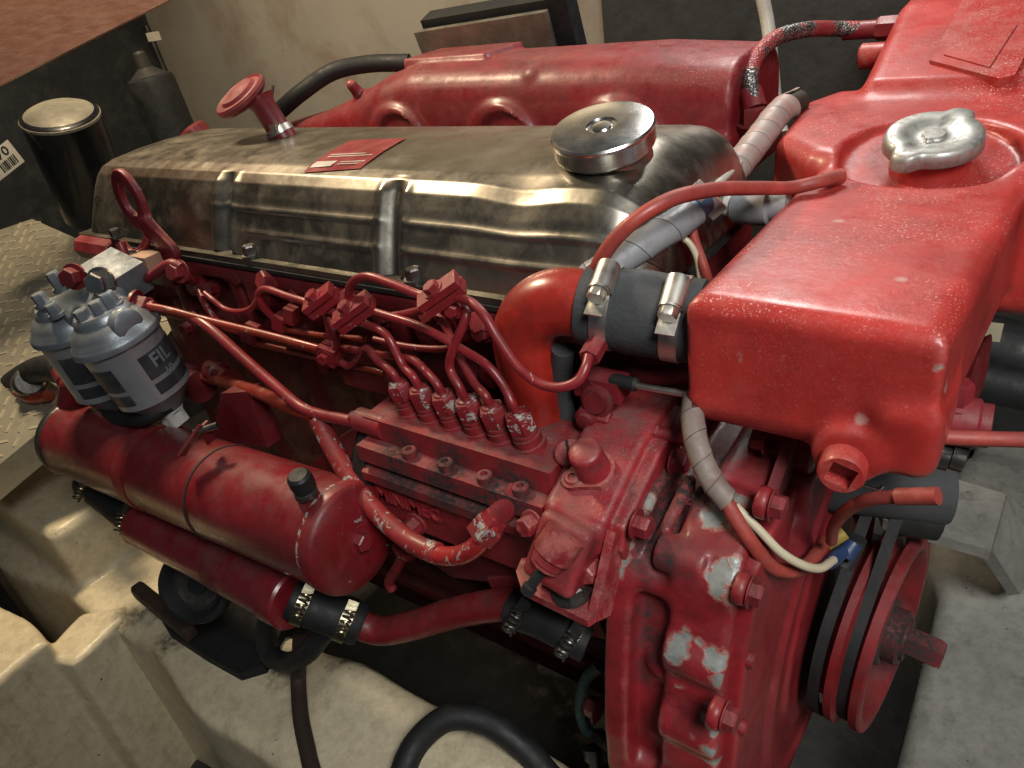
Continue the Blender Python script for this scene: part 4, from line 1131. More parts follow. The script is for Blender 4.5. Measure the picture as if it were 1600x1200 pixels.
# small bent drain pipe
tube('drain_pipe', [P(632, 862, y=.335), P(622, 885, y=.33), P(612, 900, y=.327), P(608, 912, y=.325), P(613, 921, y=.325)], .0055, RED, ENG, n=14)
hexbolt('drain_union', P(636, 852, y=.335), V((-.2, -.1, -1)), .011, .012, M['red_worn'], ENG)

# --- injection pipes
def pipe(name, pts, r, mat=None, **kw):
    return tube(name, [P(a[0], a[1], y=a[2]) if isinstance(a, tuple) else a for a in pts], r, mat or M['red_pipe'], ENG, n=14, sub=8, **kw)
HPR = .0038
def nut(k, dz=0): return NUTT[k] + NAX * dz
pipe('injection_pipe', [nut(0, -.004), nut(0, .009), (590, 563, .371), (574, 545, .378), (560, 560, .388), (545, 572, .392), (525, 562, .392), (430, 527, .398), (345, 508, .402), (318, 470, .408), (312, 455, .415)], HPR)
pipe('injection_pipe', [nut(1, -.004), nut(1, .010), (629, 570, .370), (605, 525, .374), (575, 508, .380), (545, 498, .385), (510, 483, .392), (450, 463, .396), (413, 452, .398), (404, 460, .398), (408, 474, .398), (424, 493, .404), (440, 508, .410)], HPR)
pipe('injection_pipe', [nut(2, -.004), nut(2, .009), (668, 583, .370), (648, 564, .374), (618, 558, .382), (560, 548, .392), (520, 535, .398), (512, 500, .40), (508, 488, .402), (480, 480, .405)], HPR)
pipe('injection_pipe', [nut(3, -.004), nut(3, .012), (703, 575, .370), (708, 545, .372), (722, 512, .378), (729, 490, .384), (722, 478, .39), (700, 474, .394), (650, 487, .396), (600, 494, .395), (560, 482, .396)], HPR)
pipe('injection_pipe', [nut(4, -.004), nut(4, .010), (742, 600, .372), (725, 570, .380), (708, 535, .388), (694, 505, .396), (684, 492, .404), (690, 480, .412)], HPR)
pipe('injection_pipe', [nut(5, -.004), nut(5, .010), (785, 600, .370), (762, 572, .372), (725, 548, .376), (660, 512, .382), (600, 492, .386), (560, 480, .388)], HPR)
pipe('injection_pipe', [(556, 480, .388), (546, 466, .386), (546, 450, .384), (556, 437, .383), (574, 432, .383), (610, 443, .383), (660, 462, .383), (690, 466, .382), (726, 468, .380), (752, 487, .374), (780, 532, .368), (812, 576, .362), (845, 600, .360), (878, 605, .362), (904, 594, .368), (916, 572, .376), (920, 556, .384)], HPR)
hexbolt('pipe_union', P(920, 560, y=.384), (P(934, 535, y=.40) - P(920, 560, y=.384)), .0080, .022, RED, ENG, washer=0)
# low-level return rails
pipe('leak_off_rail', [(585, 530, .400), (640, 542, .400), (690, 545, .402), (720, 540, .405)], .0032)
pipe('leak_off_rail', [(390, 535, .402), (450, 548, .402), (520, 565, .402), (590, 580, .40), (600, 584, .40)], .0034, M['copper_red'])
pipe('leak_off_rail', [(430, 512, .404), (500, 524, .404), (570, 530, .404)], .0032, M['copper_red'])
pipe('branch_pipe', [(320, 458, .400), (332, 468, .398), (350, 482, .398), (372, 487, .398), (392, 482, .398), (404, 466, .398)], .0032)
pipe('branch_pipe', [(318, 460, .402), (322, 478, .402), (335, 498, .402), (350, 508, .402)], .0030)
pipe('branch_pipe', [(515, 495, .394), (522, 515, .390), (526, 535, .388), (520, 552, .388)], .0040)
pipe('fuel_return_pipe', [P(232, 478, y=.345), P(262, 484, y=.352), P(330, 502, y=.366), P(420, 524, y=.378), P(500, 545, y=.386)], .0042, M['copper_red'])
pipe('fuel_feed_pipe', [P(300, 494, y=.362), P(330, 515, y=.360), P(375, 555, y=.357), P(430, 603, y=.353), P(470, 636, y=.350), P(500, 648, y=.349), P(540, 656, y=.350), P(572, 663, y=.352)], .0058, M['red_pipe'])
pipe('oil_feed_pipe', [(318, 588, .41), (350, 597, .395), (400, 612, .375), (450, 634, .360), (490, 648, .352)], .0075, M['copper_red'])
pipe('pump_drain_hose', [(497, 655, .349), (512, 685, .342), (530, 718, .334), (560, 766, .322), (600, 812, .313), (640, 845, .309), (668, 860, .308)], .0095, M['red_worn'])
pipe('pump_drain_pipe', [(660, 856, .308), (690, 868, .307), (720, 867, .308), (745, 853, .312), (762, 832, .318), (775, 812, .325), (800, 780, .337)], .0085, red_paint('bright_elbow_red', base=(.42, .024, .022), grime=.15, rough=.25, coat=.6, flakes=.45))
bm = NB(); q, r_ = P(672, 861, y=.308), P(690, 867, y=.307); add_lathe(bm, q, r_ - q, [(0, .0098), (.010, .0098), (.0115, .0088)], 24); obj('pipe_sleeve', bm, M['red_worn'], ENG)
q, r_ = P(752, 836, y=.317), P(786, 798, y=.331); dd = (r_ - q).normalized()
hexbolt('banjo_nut', q, dd, .0150, .016, M['red_worn'], ENG, washer=0)
hexbolt('banjo_nut', q + dd * .0155, dd, .0120, .010, M['red_pipe'], ENG, washer=0)
lathe('banjo_sleeve', q + dd * .024, dd, [(0, .0105), (.028, .0105), (.030, .008)], RED, ENG, 28)
# pipe clips (stacked plates with a bolt)
def clip(px, py, y, w, h, d, rot, bolt=True):
    c = P(px, py, y=y); u = V((math.cos(rot), .2, math.sin(rot))).normalized(); w2 = (Z1 - u * u.z).normalized(); n2 = u.cross(w2)
    cl = None
    for s in (-1, 1):
        bm = NB(); add_box(bm, c + n2 * (s * d * .55), (w, h, d * .42), (u, w2, n2))
        o = obj('pipe_clip' if cl is None else 'clip_half', bm, M['red_pipe'], ENG if cl is None else cl, bevel=.0014)
        cl = cl or o
    if bolt:
        nb = n2 if n2.dot(V((0, -.6, .8))) > 0 else -n2
        hexbolt('clip_bolt', c + nb * d * .9, nb, .0062, .005, M['red_pipe'], cl)
    return cl
def clip_bar(px, py, y, sx, sy):
    """two-plate clamp bar across the pipes, seen from above"""
    c = P(px, py, y=y); u = V((.75, .45, .48)).normalized(); n2 = V((-.25, -.45, .86)); n2 = (n2 - u * n2.dot(u)).normalized(); v = n2.cross(u)
    o = None
    for s in (-1, 1):
        bm = NB(); add_box(bm, c + n2 * (s * .0042), (sx, sy, .0032), (u, v, n2))
        k = obj('pipe_clip' if o is None else 'clip_half', bm, M['red_pipe'], ENG if o is None else o, bevel=.0010)
        o = o or k
    hexbolt('clip_bolt', c + n2 * .0072 - u * .002, n2, .0066, .005, M['red_pipe'], o)
clip_bar(553, 488, .380, .020, .0095); clip_bar(502, 470, .388, .017, .0090); clip_bar(690, 460, .378, .019, .0085)
clip(515, 553, .386, .010, .0095, .008, -.3); clip(440, 503, .402, .007, .008, .008, -.3, False); clip(392, 520, .400, .008, .009, .009, -.3, False); clip(712, 478, .388, .010, .004, .006, -.6)
clip(455, 492, .404, .006, .009, .006, -.3, False)
# injectors along the head
for k, (px, py) in enumerate(((305, 432), (432, 440), (562, 470), (690, 492), (770, 505))):
    o_ = P(px, py, y=.425); d_ = V((-.12, -.75, .40)).normalized()
    bm = NB(); add_lathe(bm, o_ - d_ * .02, d_, [(0, .0155), (.018, .0155), (.020, .0125), (.026, .0125), (.028, .0095), (.036, .0095), (.037, .006)], 20)
    inj = obj('injector', bm, M['red_dirty'], ENG)
    hexbolt('injector_nut', o_ + d_ * .010, d_, .0105, .010, RED, inj, washer=0)
    q = o_ + V((.030, -.004, -.012)); hexbolt('injector_clamp_bolt', q + V((0, .006, 0)), V((0, -1, .2)), .0085, .010, M['red_dirty'], inj)
# lug bolts under the rail
for (px, py, yy) in ((290, 515, .40), (510, 572, .395), (690, 515, .41), (750, 520, .41), (372, 435, .422), (640, 470, .43)):
    hexbolt('side_bolt', P(px, py, y=yy) + V((0, .008, 0)), V((.05, -1, .1)), .0085, .010, M['red_dirty'], ENG, washer=.003)
# side arm with oval eye below the rail
e0, e1 = P(535, 585, y=.405), P(598, 600, y=.400)
plate('link_plate', [e0 + Z1 * .012, e1 + Z1 * .011, e1 + V((.010, 0, 0)), e1 - Z1 * .012, e0 - Z1 * .012], (0, .008, 0), M['red_dirty'], ENG, bevel=.002)

# --- rear oil pipe flange on the block
for (px, py, rr, yy) in ((300, 600, .022, .40), (345, 590, .016, .405)):
    q = P(px, py, y=yy); lathe('oil_gallery_union', q + V((-.03, .01, 0)), V((1, -.2, 0)), [(0, rr), (.02, rr), (.022, rr * .8), (.05, rr * .75), (.052, rr)], M['red_dirty'], ENG, 28)

# --- lifting eye at the rear
ec = P(205, 312, y=.412)
a, u, w_ = V((0, -1, .1)).normalized(), None, None
def f_eye(p):
    c2 = P(205, 312, y=.412); s0 = P(232, 352, y=.410); s1 = P(262, 395, y=.405)
    q = [p[0] - c2.x, p[1] - c2.y, p[2] - c2.z]
    r = np.sqrt((q[0] / 1.0) ** 2 + (q[2] / 1.35) ** 2)
    d2 = np.abs(r - .0205) - .0062
    d = np.maximum(d2, np.abs(q[1]) - .0045)
    arm = s_cap(p, s0, s1, .012, .016); arm = np.maximum(arm, np.abs(p[1] - .409) - .0055)
    return U(d, arm, .006)
lo_, hi_ = P(205, 312, y=.412), P(262, 395, y=.405)
eye = cast('lifting_eye', f_eye, (lo_.x - .05, .395, hi_.z - .035), (hi_.x + .04, .425, lo_.z + .05), .0022, red_paint('eye_red', base=(.20, .011, .019), grime=.4, rough=.4), ENG)
tube('eye_hook', [P(232, 372, y=.404), P(222, 390, y=.398), P(205, 395, y=.395), P(190, 378, y=.395)], .005, RED, eye)
pts = [P(188, 380, y=.38), P(205, 425, y=.372), P(213, 436, y=.370), P(235, 432, y=.372), P(268, 412, y=.375), P(283, 418, y=.378)]
tube('filter_bracket', pts, .0055, RED, ENG, n=8)
q = P(282, 424, y=.38); hexbolt('bracket_bolt', q, V((.2, -.9, .3)), .0095, .012, RED, ENG)
q = P(135, 382, y=.42)
lathe('rear_rail_stub', P(133, 384, y=.42), V((1, 0, 0)), [(0, .0150), (.002, .0165), (.085, .0165), (.087, .014)], RED, ENG, 8)
box('filter_bracket_foot', P(255, 425, y=.40), (.030, .010, .012), M['red_dirty'], ENG, bevel=.003)
box('insulator_pad', P(232, 412, y=.388), (.016, .010, .012), M['cork'], ENG, bevel=.003)
hexbolt('bracket_bolt', P(207, 408, y=.385), V((.3, -.8, .5)), .0095, .012, M['chrome'], ENG)

# --- twin fuel filters
def fuel_filter(top, bot, R, label, printed):
    ax = (bot - top).normalized(); L = (bot - top).length
    f = lathe('fuel_filter', top, ax, [(.004, R * .5), (.014, R * .80), (.026, R * .98), (.032, R * .98), (.034, R * .97), (.044, R * .95), (L * .70, R * .92), (L * .74, R * .93), (L * .78, R * .80), (L * .84, R * .66), (L * .90, R * .50), (L * .93, R * .44), (L * .95, R * .2)],
              M['canister'], ENG, 56, label=label)
    lathe('filter_cap', top, ax, [(-.006, R * .30), (-.005, R * .60), (-.002, R * .66), (.004, R * .70), (.008, R * .82), (.014, R * .92), (.021, R * .985), (.024, R * 1.06), (.0265, R * 1.08), (.0315, R * 1.08), (.0325, R * 1.0)], M['alu'], f, 56)
    # printed blocks: thin sleeves round part of the body, facing the camera
    cv = (V((0, 0, CAM_Z)) - top); u = (cv - ax * cv.dot(ax)).normalized(); w = ax.cross(u)
    if w.x < 0: w = -w
    def on(ang, t, lift): return top + ax * t + (u * math.cos(ang) + w * math.sin(ang)) * (R * (.95 - .03 * (t - .044) / (L * .70 - .044)) + lift)
    def sleeve(a0, a1, t0, t1, lift=.0005, mat=None):
        bm = NB(); n = 14
        g = [[bm.verts.new(on(a0 + (a1 - a0) * i / n, t0 + (t1 - t0) * j, lift)) for j in (0, 1)] for i in range(n + 1)]
        for i in range(n): bm.faces.new((g[i][0], g[i + 1][0], g[i + 1][1], g[i][1]))
        return obj('label_print', bm, mat or M['print'], f)
    s0, s1, s2, s3 = .048, L * .55, L * .59, L * .69
    for (a0, a1) in printed:
        sleeve(a0, a1, s0, s1); sleeve(a0, a1, s2, s3)
    return f, ax, u, w, on, L
F1T, F1B = D(158, 489, .778), D(268, 645, .856)
F2T, F2B = D(96, 478, .850), D(196, 640, .936)
F1R = .0455
flt1, fax, fu, fw, fon, FL = fuel_filter(F1T, F1B, F1R, 'grey fuel filter canister with dark printed label beside the engine head', [(-1.45, -.62), (.05, 1.5)])
flt2, fax2, fu2, fw2, fon2, FL2 = fuel_filter(F2T, F2B, F1R, 'rear grey fuel filter canister half hidden behind its twin', [(-.9, .9)])
def on_label(a0, t0):
    return lambda x, y, h: fon(a0 + x / F1R, t0 - y, .0008 + h)
for (s, sz, a0, t0) in (('FIL', .023, .60, .060), ('10', .014, .62, .079)):
    vs, fs = text_mesh(s, sz, on_label(a0, t0), depth=.0003, bold=.0004)
    from_arrays('label_lettering', vs, fs, M['print_grey'], flt1)
lathe('drain_tap', F1B - fax * .014, fax, [(0, .017), (.008, .0175), (.012, .0145), (.027, .0145), (.029, .011)], M['white_plastic'], flt1, 30, mod=lambda th, t: 1 - (.10 * math.cos(5 * th) if t > .008 else 0))
lathe('drain_collar', F1B - fax * .022, fax, [(0, .022), (.006, .022), (.009, .017)], M['alu'], flt1, 28)
lathe('drain_collar', F2B - fax2 * .016, fax2, [(0, .022), (.010, .020), (.02, .012)], M['dark_steel'], flt2, 28)
# head casting across both filters
hx = box('filter_head', P(182, 434, y=.350), (.025, .022, .019), plain('dull_cast_head', (.17, .19, .21), .55, metal=.2, grime=.5, dirt=(.05, .045, .04), gscale=45), ENG, bevel=.005, seg=3, ax=(V((.92, .1, -.3)).normalized(), V((.05, .98, .17)).normalized(), V((.3, -.17, .93)).normalized()))
def f_bridge(p):
    d = s_cap(p, F1T + fax * .006, D(172, 452, .81), .020, .018)
    d = U(d, s_cap(p, F2T + fax2 * .008, D(150, 455, .83), .018, .020), .015)
    d = U(d, s_cap(p, F1T + fax * .012, F2T + fax2 * .012, .014), .012)
    d = U(d, s_cyl(p, F1T + fax * .016, D(203, 505, .765), .017, .004), .008)
    d = U(d, s_cyl(p, F1T + fax * .010, D(212, 482, .80), .014, .003), .010)
    return d
mid = (F1T + F2T) / 2
cast('filter_bridge', f_bridge, tuple(mid - V((.14, .10, .09))), tuple(mid + V((.14, .12, .11))), .003, M['alu'], hx)
for (px, py, d_, mt, r_) in ((118, 432, .80, RED, .011), (160, 441, .78, M['chrome'], .0125)):
    hexbolt('head_bolt', D(px, py, d_), V((.45, -.85, .25)), r_, .012, mt, hx, washer=.003)
for (px, py, d_, r_, h_) in ((92, 443, .80, .0075, .018), (64, 468, .83, .0080, .012), (133, 497, .765, .0085, .014), (157, 486, .765, .0078, .016), (172, 470, .77, .0085, .014), (84, 485, .82, .0070, .012)):
    hexbolt('bleed_screw', D(px, py, d_) + fax * .008, -fax, r_, h_, M['alu'], hx, washer=.004)
q = D(205, 508, .762); lathe('port_plug', D(186, 505, .772), (q - D(186, 505, .772)), [(0, .0155), (.014, .0165), (.018, .0165), (.020, .013), (.020, .001)], M['alu'], hx, 32)
q0, q1 = D(210, 478, .80), D(238, 482, .80)
bm = NB(); add_hex(bm, q0, q1 - q0, .0135, .014, washer=.003); add_lathe(bm, q0 + (q1 - q0).normalized() * .014, q1 - q0, [(0, .009), (.008, .009), (.009, .006)], 20); obj('pipe_nut', bm, RED, hx, sharp=30)
# black hoses looping under the filters
pipe('filter_hose', [P(128, 600, y=.32), P(138, 628, y=.31), P(160, 650, y=.30), P(200, 656, y=.295), P(235, 648, y=.30), P(262, 630, y=.32)], .0105, M['rubber'])
pipe('rear_water_hose', [P(20, 600, y=.33), P(45, 585, y=.33), P(75, 575, y=.33), P(105, 580, y=.33)], .020, M['rubber'])
lathe('hose_elbow', P(42, 600, y=.32), V((.8, -.1, .35)), [(0, .018), (.012, .022), (.03, .022), (.034, .018)], M['dark_steel'], ENG, 28)
pipe('copper_stub', [P(28, 612, y=.31), P(50, 622, y=.31), P(75, 618, y=.32)], .009, M['copper_red'])
# --- throttle linkage between governor and tank
pipe('control_rod', [P(915, 652, y=.405), P(985, 668, y=.41), P(1075, 691, y=.418)], .0042, M['red_pipe'])
for (px, py, r_) in ((938, 655, .009), (1012, 673, .0085)):
    q = P(px, py, y=.407 if px < 960 else .412); hexbolt('rod_nut', q, V((1, .08, -.03)), r_ * .85, .009, RED, ENG, washer=0)
lathe('rod_sleeve', P(1012, 673, y=.412), V((1, .08, -.03)), [(.008, .0055), (.036, .0055), (.037, .004)], RED, ENG, 20)
lathe('rod_end', P(920, 648, y=.405), V((.1, -1, -.1)), [(-.008, .0095), (.006, .0095), (.007, .0075), (.010, .007), (.011, .004)], RED, ENG, 24)
lathe('lever_eye', P(935, 625, y=.41), V((.1, -1, .3)), [(-.006, .0135), (.004, .0135), (.005, .010), (.010, .009)], M['red_dirty'], ENG, 24)
plate('lever_arm', [P(905, 600, y=.41), P(918, 590, y=.41), P(950, 640, y=.405), P(935, 652, y=.405)], (0, .006, 0), M['red_dirty'], ENG, bevel=.002)
q = P(935, 598, y=.41); box('cable_stop', P(940, 600, y=.42), (.020, .010, .009), RED, ENG, bevel=.002)
pipe('throttle_cable', [P(965, 596, y=.415), P(1010, 605, y=.413), P(1085, 618, y=.41)], .0026, M['steel'])
lathe('cable_sleeve', P(958, 594, y=.416), (P(1010, 605, y=.413) - P(965, 596, y=.415)), [(0, .0055), (.020, .0055), (.022, .003)], M['rubber'], ENG, 18)
pipe('under_tank_pipe', [P(940, 540, y=.46), P(985, 575, y=.45), P(1030, 585, y=.45), P(1090, 578, y=.45)], .0085, M['red_dirty'])
# black corrugated hose dropping behind the elbow
pipe('grey_conduit', [P(880, 545, y=.415), P(876, 600, y=.42), P(885, 650, y=.42), P(905, 700, y=.42)], .0095, M['rubber_grey'])
# --- alternator in the dark behind the case, with its slotted arm
alt = lathe('alternator', P(1120, 700, y=.56), V((1, .05, 0)), [(0, .03), (.004, .055), (.03, .06), (.034, .056), (.038, .060), (.044, .056), (.048, .060), (.054, .056), (.058, .060), (.09, .058), (.10, .045), (.104, .02), (.13, .018)], M['rubber'], ENG, 48, label='black ribbed alternator body in shadow under the header tank')
arm = [P(1228, 690, x=-.118), P(1250, 688, x=-.118), P(1252, 705, x=-.118), P(1232, 775, x=-.118), P(1212, 830, x=-.118), P(1186, 835, x=-.118), P(1200, 770, x=-.118)]
armo = plate('adjusting_arm', [V((-.120, p_.y, p_.z)) for p_ in arm], (.008, 0, 0), RED, ENG, bevel=.003)
q = P(1242, 708, x=-.115); lathe('arm_bolt', V((-.118, q.y, q.z)), X1, [(-.03, .007), (0, .007), (.004, .013), (.016, .013), (.018, .010)], RED, armo, 24)
hexbolt('arm_nut', P(1200, 690, y=.44), V((-1, 0, 0)), .008, .010, RED, armo)
bl = P(1230, 840, x=-.112)
cast('water_pump_boss', lambda p: U(s_cap(p, bl + V((-.005, 0, .01)), bl + V((.008, 0, -.012)), .017, .014), s_box(p, bl + V((0, .03, .03)), (.014, .03, .03), .006), .01), tuple(bl - V((.045, .05, .06))), tuple(bl + V((.05, .08, .09))), .003, RED, ENG)
# bracket with eye on the far side, right of the case
plate('stay_bracket', [P(1345, 775, y=.60), P(1368, 800, y=.60), P(1360, 850, y=.60), P(1345, 840, y=.60), P(1330, 800, y=.60)], (0, .008, 0), RED, ENG, bevel=.003)

# --- big black cooling hose under the tank
bh0, bh1 = P(1245, 742, y=.56), P(1482, 770, y=.60)
bd = (bh1 - bh0).normalized()
bigh = lathe('cooling_hose', bh0, bd, [(-.02, .020), (-.01, .029), (0, .030), ((bh1 - bh0).length - .004, .030), ((bh1 - bh0).length, .028), ((bh1 - bh0).length, .02)], M['rubber_grey'], ENG, 40, label='thick dark rubber cooling hose under the header tank')
lathe('hose_tail', P(1398, 795, y=.585), bd, [(0, .024), (.035, .024), (.037, .02)], M['rubber'], ENG, 36)
wr = [P(1319, 746, y=.50), P(1321, 751, y=.50), P(1345, 758, y=.50), P(1374, 764, y=.50), P(1380, 759, y=.50)]
tube('wire_clip', wr, .0013, M['chrome'], bigh, n=8)
# --- drain cock and red pipe leaving to the right of the tank
dc = P(1500, 650, y=.50)
lathe('drain_cock', P(1475, 655, y=.50), V((1, .05, .02)), [(0, .018), (.02, .018), (.022, .0155), (.028, .0155), (.029, .001)], RED, ENG, 32)
hexbolt('drain_nut', P(1498, 615, y=.50) - Z1 * .01, Z1, .009, .018, RED, ENG)
tube('overflow_pipe', [P(1455, 682, y=.46), P(1520, 685, y=.465), P(1640, 688, y=.475)], .0052, M['red_tube'], ENG, label='straight red overflow pipe leaving the header tank')
bm = NB()
for k, (px, py) in enumerate(((1465, 710), (1488, 712))): add_lathe(bm, P(px, py, y=.49), V((1, 0, -.1)), [(0, .010), (.008, .010), (.009, .007)], 20)
obj('cock_handle', bm, M['dark_steel'], ENG)

# --- sump side pieces: teal gasket, tube stub
tg = [P(938, 1040, y=.372), P(920, 1055, y=.372), P(908, 1085, y=.372), P(908, 1120, y=.372), P(918, 1142, y=.372), P(935, 1150, y=.372)]
tube('perished_gasket', tg, .006, M['teal'], ENG, n=10)
hexbolt('sump_bolt', P(936, 1110, y=.36), V((-1, 0, 0)), .010, .012, RED, ENG)
tube('dip_tube', [P(935, 1150, y=.37), P(960, 1168, y=.36), P(990, 1190, y=.35)], .008, M['dark_steel'], ENG, n=14)
lathe('drain_nipple', P(925, 1168, y=.36), V((.3, -.4, -.8)), [(0, .010), (.012, .010), (.014, .006), (.03, .006)], M['dark_steel'], ENG, 16)
# --- rubber mount under the cooler
mc = P(305, 915, y=.252)
bm = NB(); nrm = V((.45, -.75, .48)).normalized()
a_, u_, w_ = frame(nrm)
pts = [mc + u_ * (.058 * math.cos(t)) + w_ * (.058 * math.sin(t)) for t in np.linspace(0, 2 * math.pi, 49)]
mount = lathe('engine_mount', mc - nrm * .012, nrm, [(0, .044), (.004, .048), (.012, .049), (.018, .046), (.020, .040), (.014, .036), (.008, .033), (.006, .014), (.010, .012), (.012, .001)], M['rubber'], ENG, 56, label='round black rubber engine mount below the oil cooler')
lathe('mount_core', mc - nrm * .012, nrm, [(.004, .034), (.0075, .0325), (.0075, .001)], plain('dirty_hub', (.03, .028, .025), .7, var=.5, grime=.5, dirt=(.12, .11, .09), gscale=40), mount, 40)
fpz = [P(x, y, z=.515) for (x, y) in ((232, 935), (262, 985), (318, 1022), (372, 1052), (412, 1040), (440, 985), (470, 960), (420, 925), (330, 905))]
plate('added_dark_plate', fpz, (0, 0, -.03), M['dark_hole'], ENG, bevel=.006, seg=3)  # irregular dark plate added on the bed below the mount
def f_rust(p):
    a = P(215, 920, z=.535); b = P(300, 990, z=.535)
    return s_box(p, (a + b) / 2, ((b - a).length / 2, .010, .012), .004, ((b - a).normalized(), Z1.cross((b - a).normalized()), Z1))
ra = P(255, 955, z=.535)
cast('mount_flange', f_rust, tuple(ra - V((.14, .14, .05))), tuple(ra + V((.14, .14, .05))), .004, plain('rusty_iron', (.05, .028, .018), .7, var=.5, grime=.5, scale=60), ENG)
# looping black hose under the joint
loop = [P(425, 945, y=.285), P(416, 985, y=.275), P(420, 1020, y=.268), P(445, 1035, y=.265), P(480, 1020, y=.27), P(505, 990, y=.285), P(525, 970, y=.30)]
tube('bypass_hose', loop, .0125, M['rubber'], ENG, n=20, label='black rubber bypass hose looping below the lower joint')

# ------------------------------------------------------------------ loose things in the room
# spin-on filter on the lining
BT_, BB_ = D(90, 172, 1.22), D(157, 330, 1.36)
ba = (BB_ - BT_).normalized()
sof = thing('spin_on_filter', tuple(BB_), 'black spin-on filter can with a bare metal top against the black lining', 'filter')
lathe('filter_can', BT_, ba, [(.004, .056), (.008, .062), (.02, .0625), (.10, .0625), ((BB_ - BT_).length, .0625)], M['black_gloss'], sof, 48)
lathe('filter_top', BT_, ba, [(-.006, .001), (-.005, .02), (-.001, .045), (.006, .0585), (.010, .0635), (.014, .0635), (.015, .062)], plain('dull_filter_top', (.42, .39, .31), .45, metal=.25, grime=.3), sof, 48)
lathe('filter_base', BB_, ba, [(0, .058), (.02, .04), (.06, .035)], M['dark_steel'], sof, 36)
# second can in the corner
kt, kb = D(232, 118, 1.44), D(285, 240, 1.52); ka = (kb - kt).normalized()
can2 = thing('corner_canister', tuple(kb), 'dull black canister in the corner half hidden behind the rocker cover', 'canister')
lathe('canister_body', kt, ka, [(0, .036), (.004, .044), (.012, .046), (.10, .046), ((kb - kt).length, .046)], plain('dull_black_can', (.011, .013, .015), .55, grime=.3, dirt=(.04, .04, .038)), can2, 36)
lathe('canister_neck', kt - ka * .045, ka, [(0, .008), (.004, .012), (.03, .014), (.036, .022), (.046, .036)], plain('dull_grey_neck', (.035, .034, .031), .5, grime=.3), can2, 28)
box('trim_clip', D(240, 57, 1.50), (.012, .008, .008), M['white_cable'], bevel=.003, label='small pale clip on the corner trim above the rubber boot', cat='clip')
# tag with barcode
ta, tb, tc_, td = D(-24, 262, 1.20), D(0, 282, 1.20), D(38, 252, 1.20), D(14, 216, 1.20)
eu = (tc_ - tb).normalized(); ev = (td - tc_); ev = (ev - eu * ev.dot(eu)).normalized(); en = eu.cross(ev)
if en.dot(V((0, 0, CAM_Z)) - tb) < 0: en = -en
tw, th_ = .075, (td - tc_).length
tag = thing('paper_tag', tuple(tb), 'white paper tag printed 70 with a barcode and green top edge', 'tag')
oc = tc_ - eu * tw
bm = NB(); add_box(bm, oc + eu * tw / 2 + ev * th_ / 2 - en * .001, (tw / 2, th_ / 2, .0008), (eu, ev, en)); obj('tag_paper', bm, M['label_white'], tag, bevel=0)
bm = NB(); add_box(bm, oc + eu * (tw / 2 - .008) + ev * (th_ + .007) - en * .001, (tw / 2 - .008, .007, .0008), (eu, ev, en)); obj('tag_green_edge', bm, M['label_green'], tag, bevel=0)
vs, fs = text_mesh('70', .023, lambda x, y, h: oc + eu * (tw - .020 + x) + ev * (th_ - .013 + y) + en * (.0002 + h), depth=.0003, bold=.0003)
from_arrays('tag_number', vs, fs, M['label_ink'], tag)
for k in range(9):
    bm = NB(); w0 = random.choice((.0006, .001, .0014)); add_box(bm, oc + eu * (tw - .036 + k * .0035) + ev * .013 + en * .0003, (w0, .008, .0003), (eu, ev, en)); obj('barcode_bar', bm, M['label_ink'], tag, bevel=0)
# cream cable hanging down the bulkhead
tube('hanging_cable', [P(1188, -20, y=1.10), P(1200, 40, y=1.09), P(1206, 100, y=1.07), P(1213, 170, y=1.04), P(1222, 210, y=1.02)], .0092, M['white_cable'], n=14, label='pale cream cable hanging against the dark bulkhead', cat='cable')

# wiring harness in spiral wrap
def wrapped(name, pts, r, mat, parent, pitch=.030, width=.9, **kw):
    """ribbon wound round a path with small gaps and raised edges"""
    path = spline(pts, 40); L = [0]
    for i in range(1, len(path)): L.append(L[-1] + (path[i] - path[i - 1]).length)
    n = 22; bm = NB(); fr = []; u = None
    for i, p in enumerate(path):
        t = (path[min(i + 1, len(path) - 1)] - path[max(i - 1, 0)]).normalized()
        if u is None: _, u, _w = frame(t)
        u = (u - t * u.dot(t)).normalized(); fr.append((p, t, u, t.cross(u)))
    def at(s):
        s = min(max(s, 0), L[-1]); i = min(int(np.searchsorted(L, s)), len(L) - 1); i = max(i, 1)
        f = (s - L[i - 1]) / max(L[i] - L[i - 1], 1e-9); A, B = fr[i - 1], fr[i]
        return [A[k].lerp(B[k], f) for k in range(4)]
    turns = L[-1] / pitch; m = int(turns * n); prev = None
    for k in range(m + 1):
        th = 2 * math.pi * k / n; row = []
        for j in range(6):
            w = j / 5; s = (k / n) * pitch + w * pitch * width
            p, t, uu, ww = at(s); rr = r * (1.0 + (.06 if j in (0,) else .03 if j == 5 else 0) + .04 * w)
            row.append(bm.verts.new(p + (uu * math.cos(th) + ww * math.sin(th)) * rr))
        if prev:
            for j in range(5): bm.faces.new((prev[j], prev[j + 1], row[j + 1], row[j]))
        prev = row
    return obj(name, bm, mat, parent, sharp=60, **kw)
har = thing('wiring_harness', tuple(P(1130, 275, y=.62)), 'spiral-wrapped wiring harness with coloured wires running past the rocker cover', 'wiring')
hp = [P(1250, 158, y=.82), P(1222, 172, y=.79), P(1190, 212, y=.74), P(1160, 250, y=.69), P(1135, 280, y=.65)]
wrapped('wrap', hp, .0135, M['painted_wrap'], har, .026, .985)
tube('wrap_core', hp, .0115, M['brown_strip'], har, n=12)
hp2 = [P(1098, 318, y=.54), P(1060, 348, y=.50), P(1020, 372, y=.475), P(980, 398, y=.455), P(948, 418, y=.445), P(915, 440, y=.440), P(885, 462, y=.440)]
wrapped('wrap', hp2, .0120, M['grey_plastic'], har, .030, .985)
tube('wrap_core', hp2, .0100, M['blue_wire'], har, n=12)
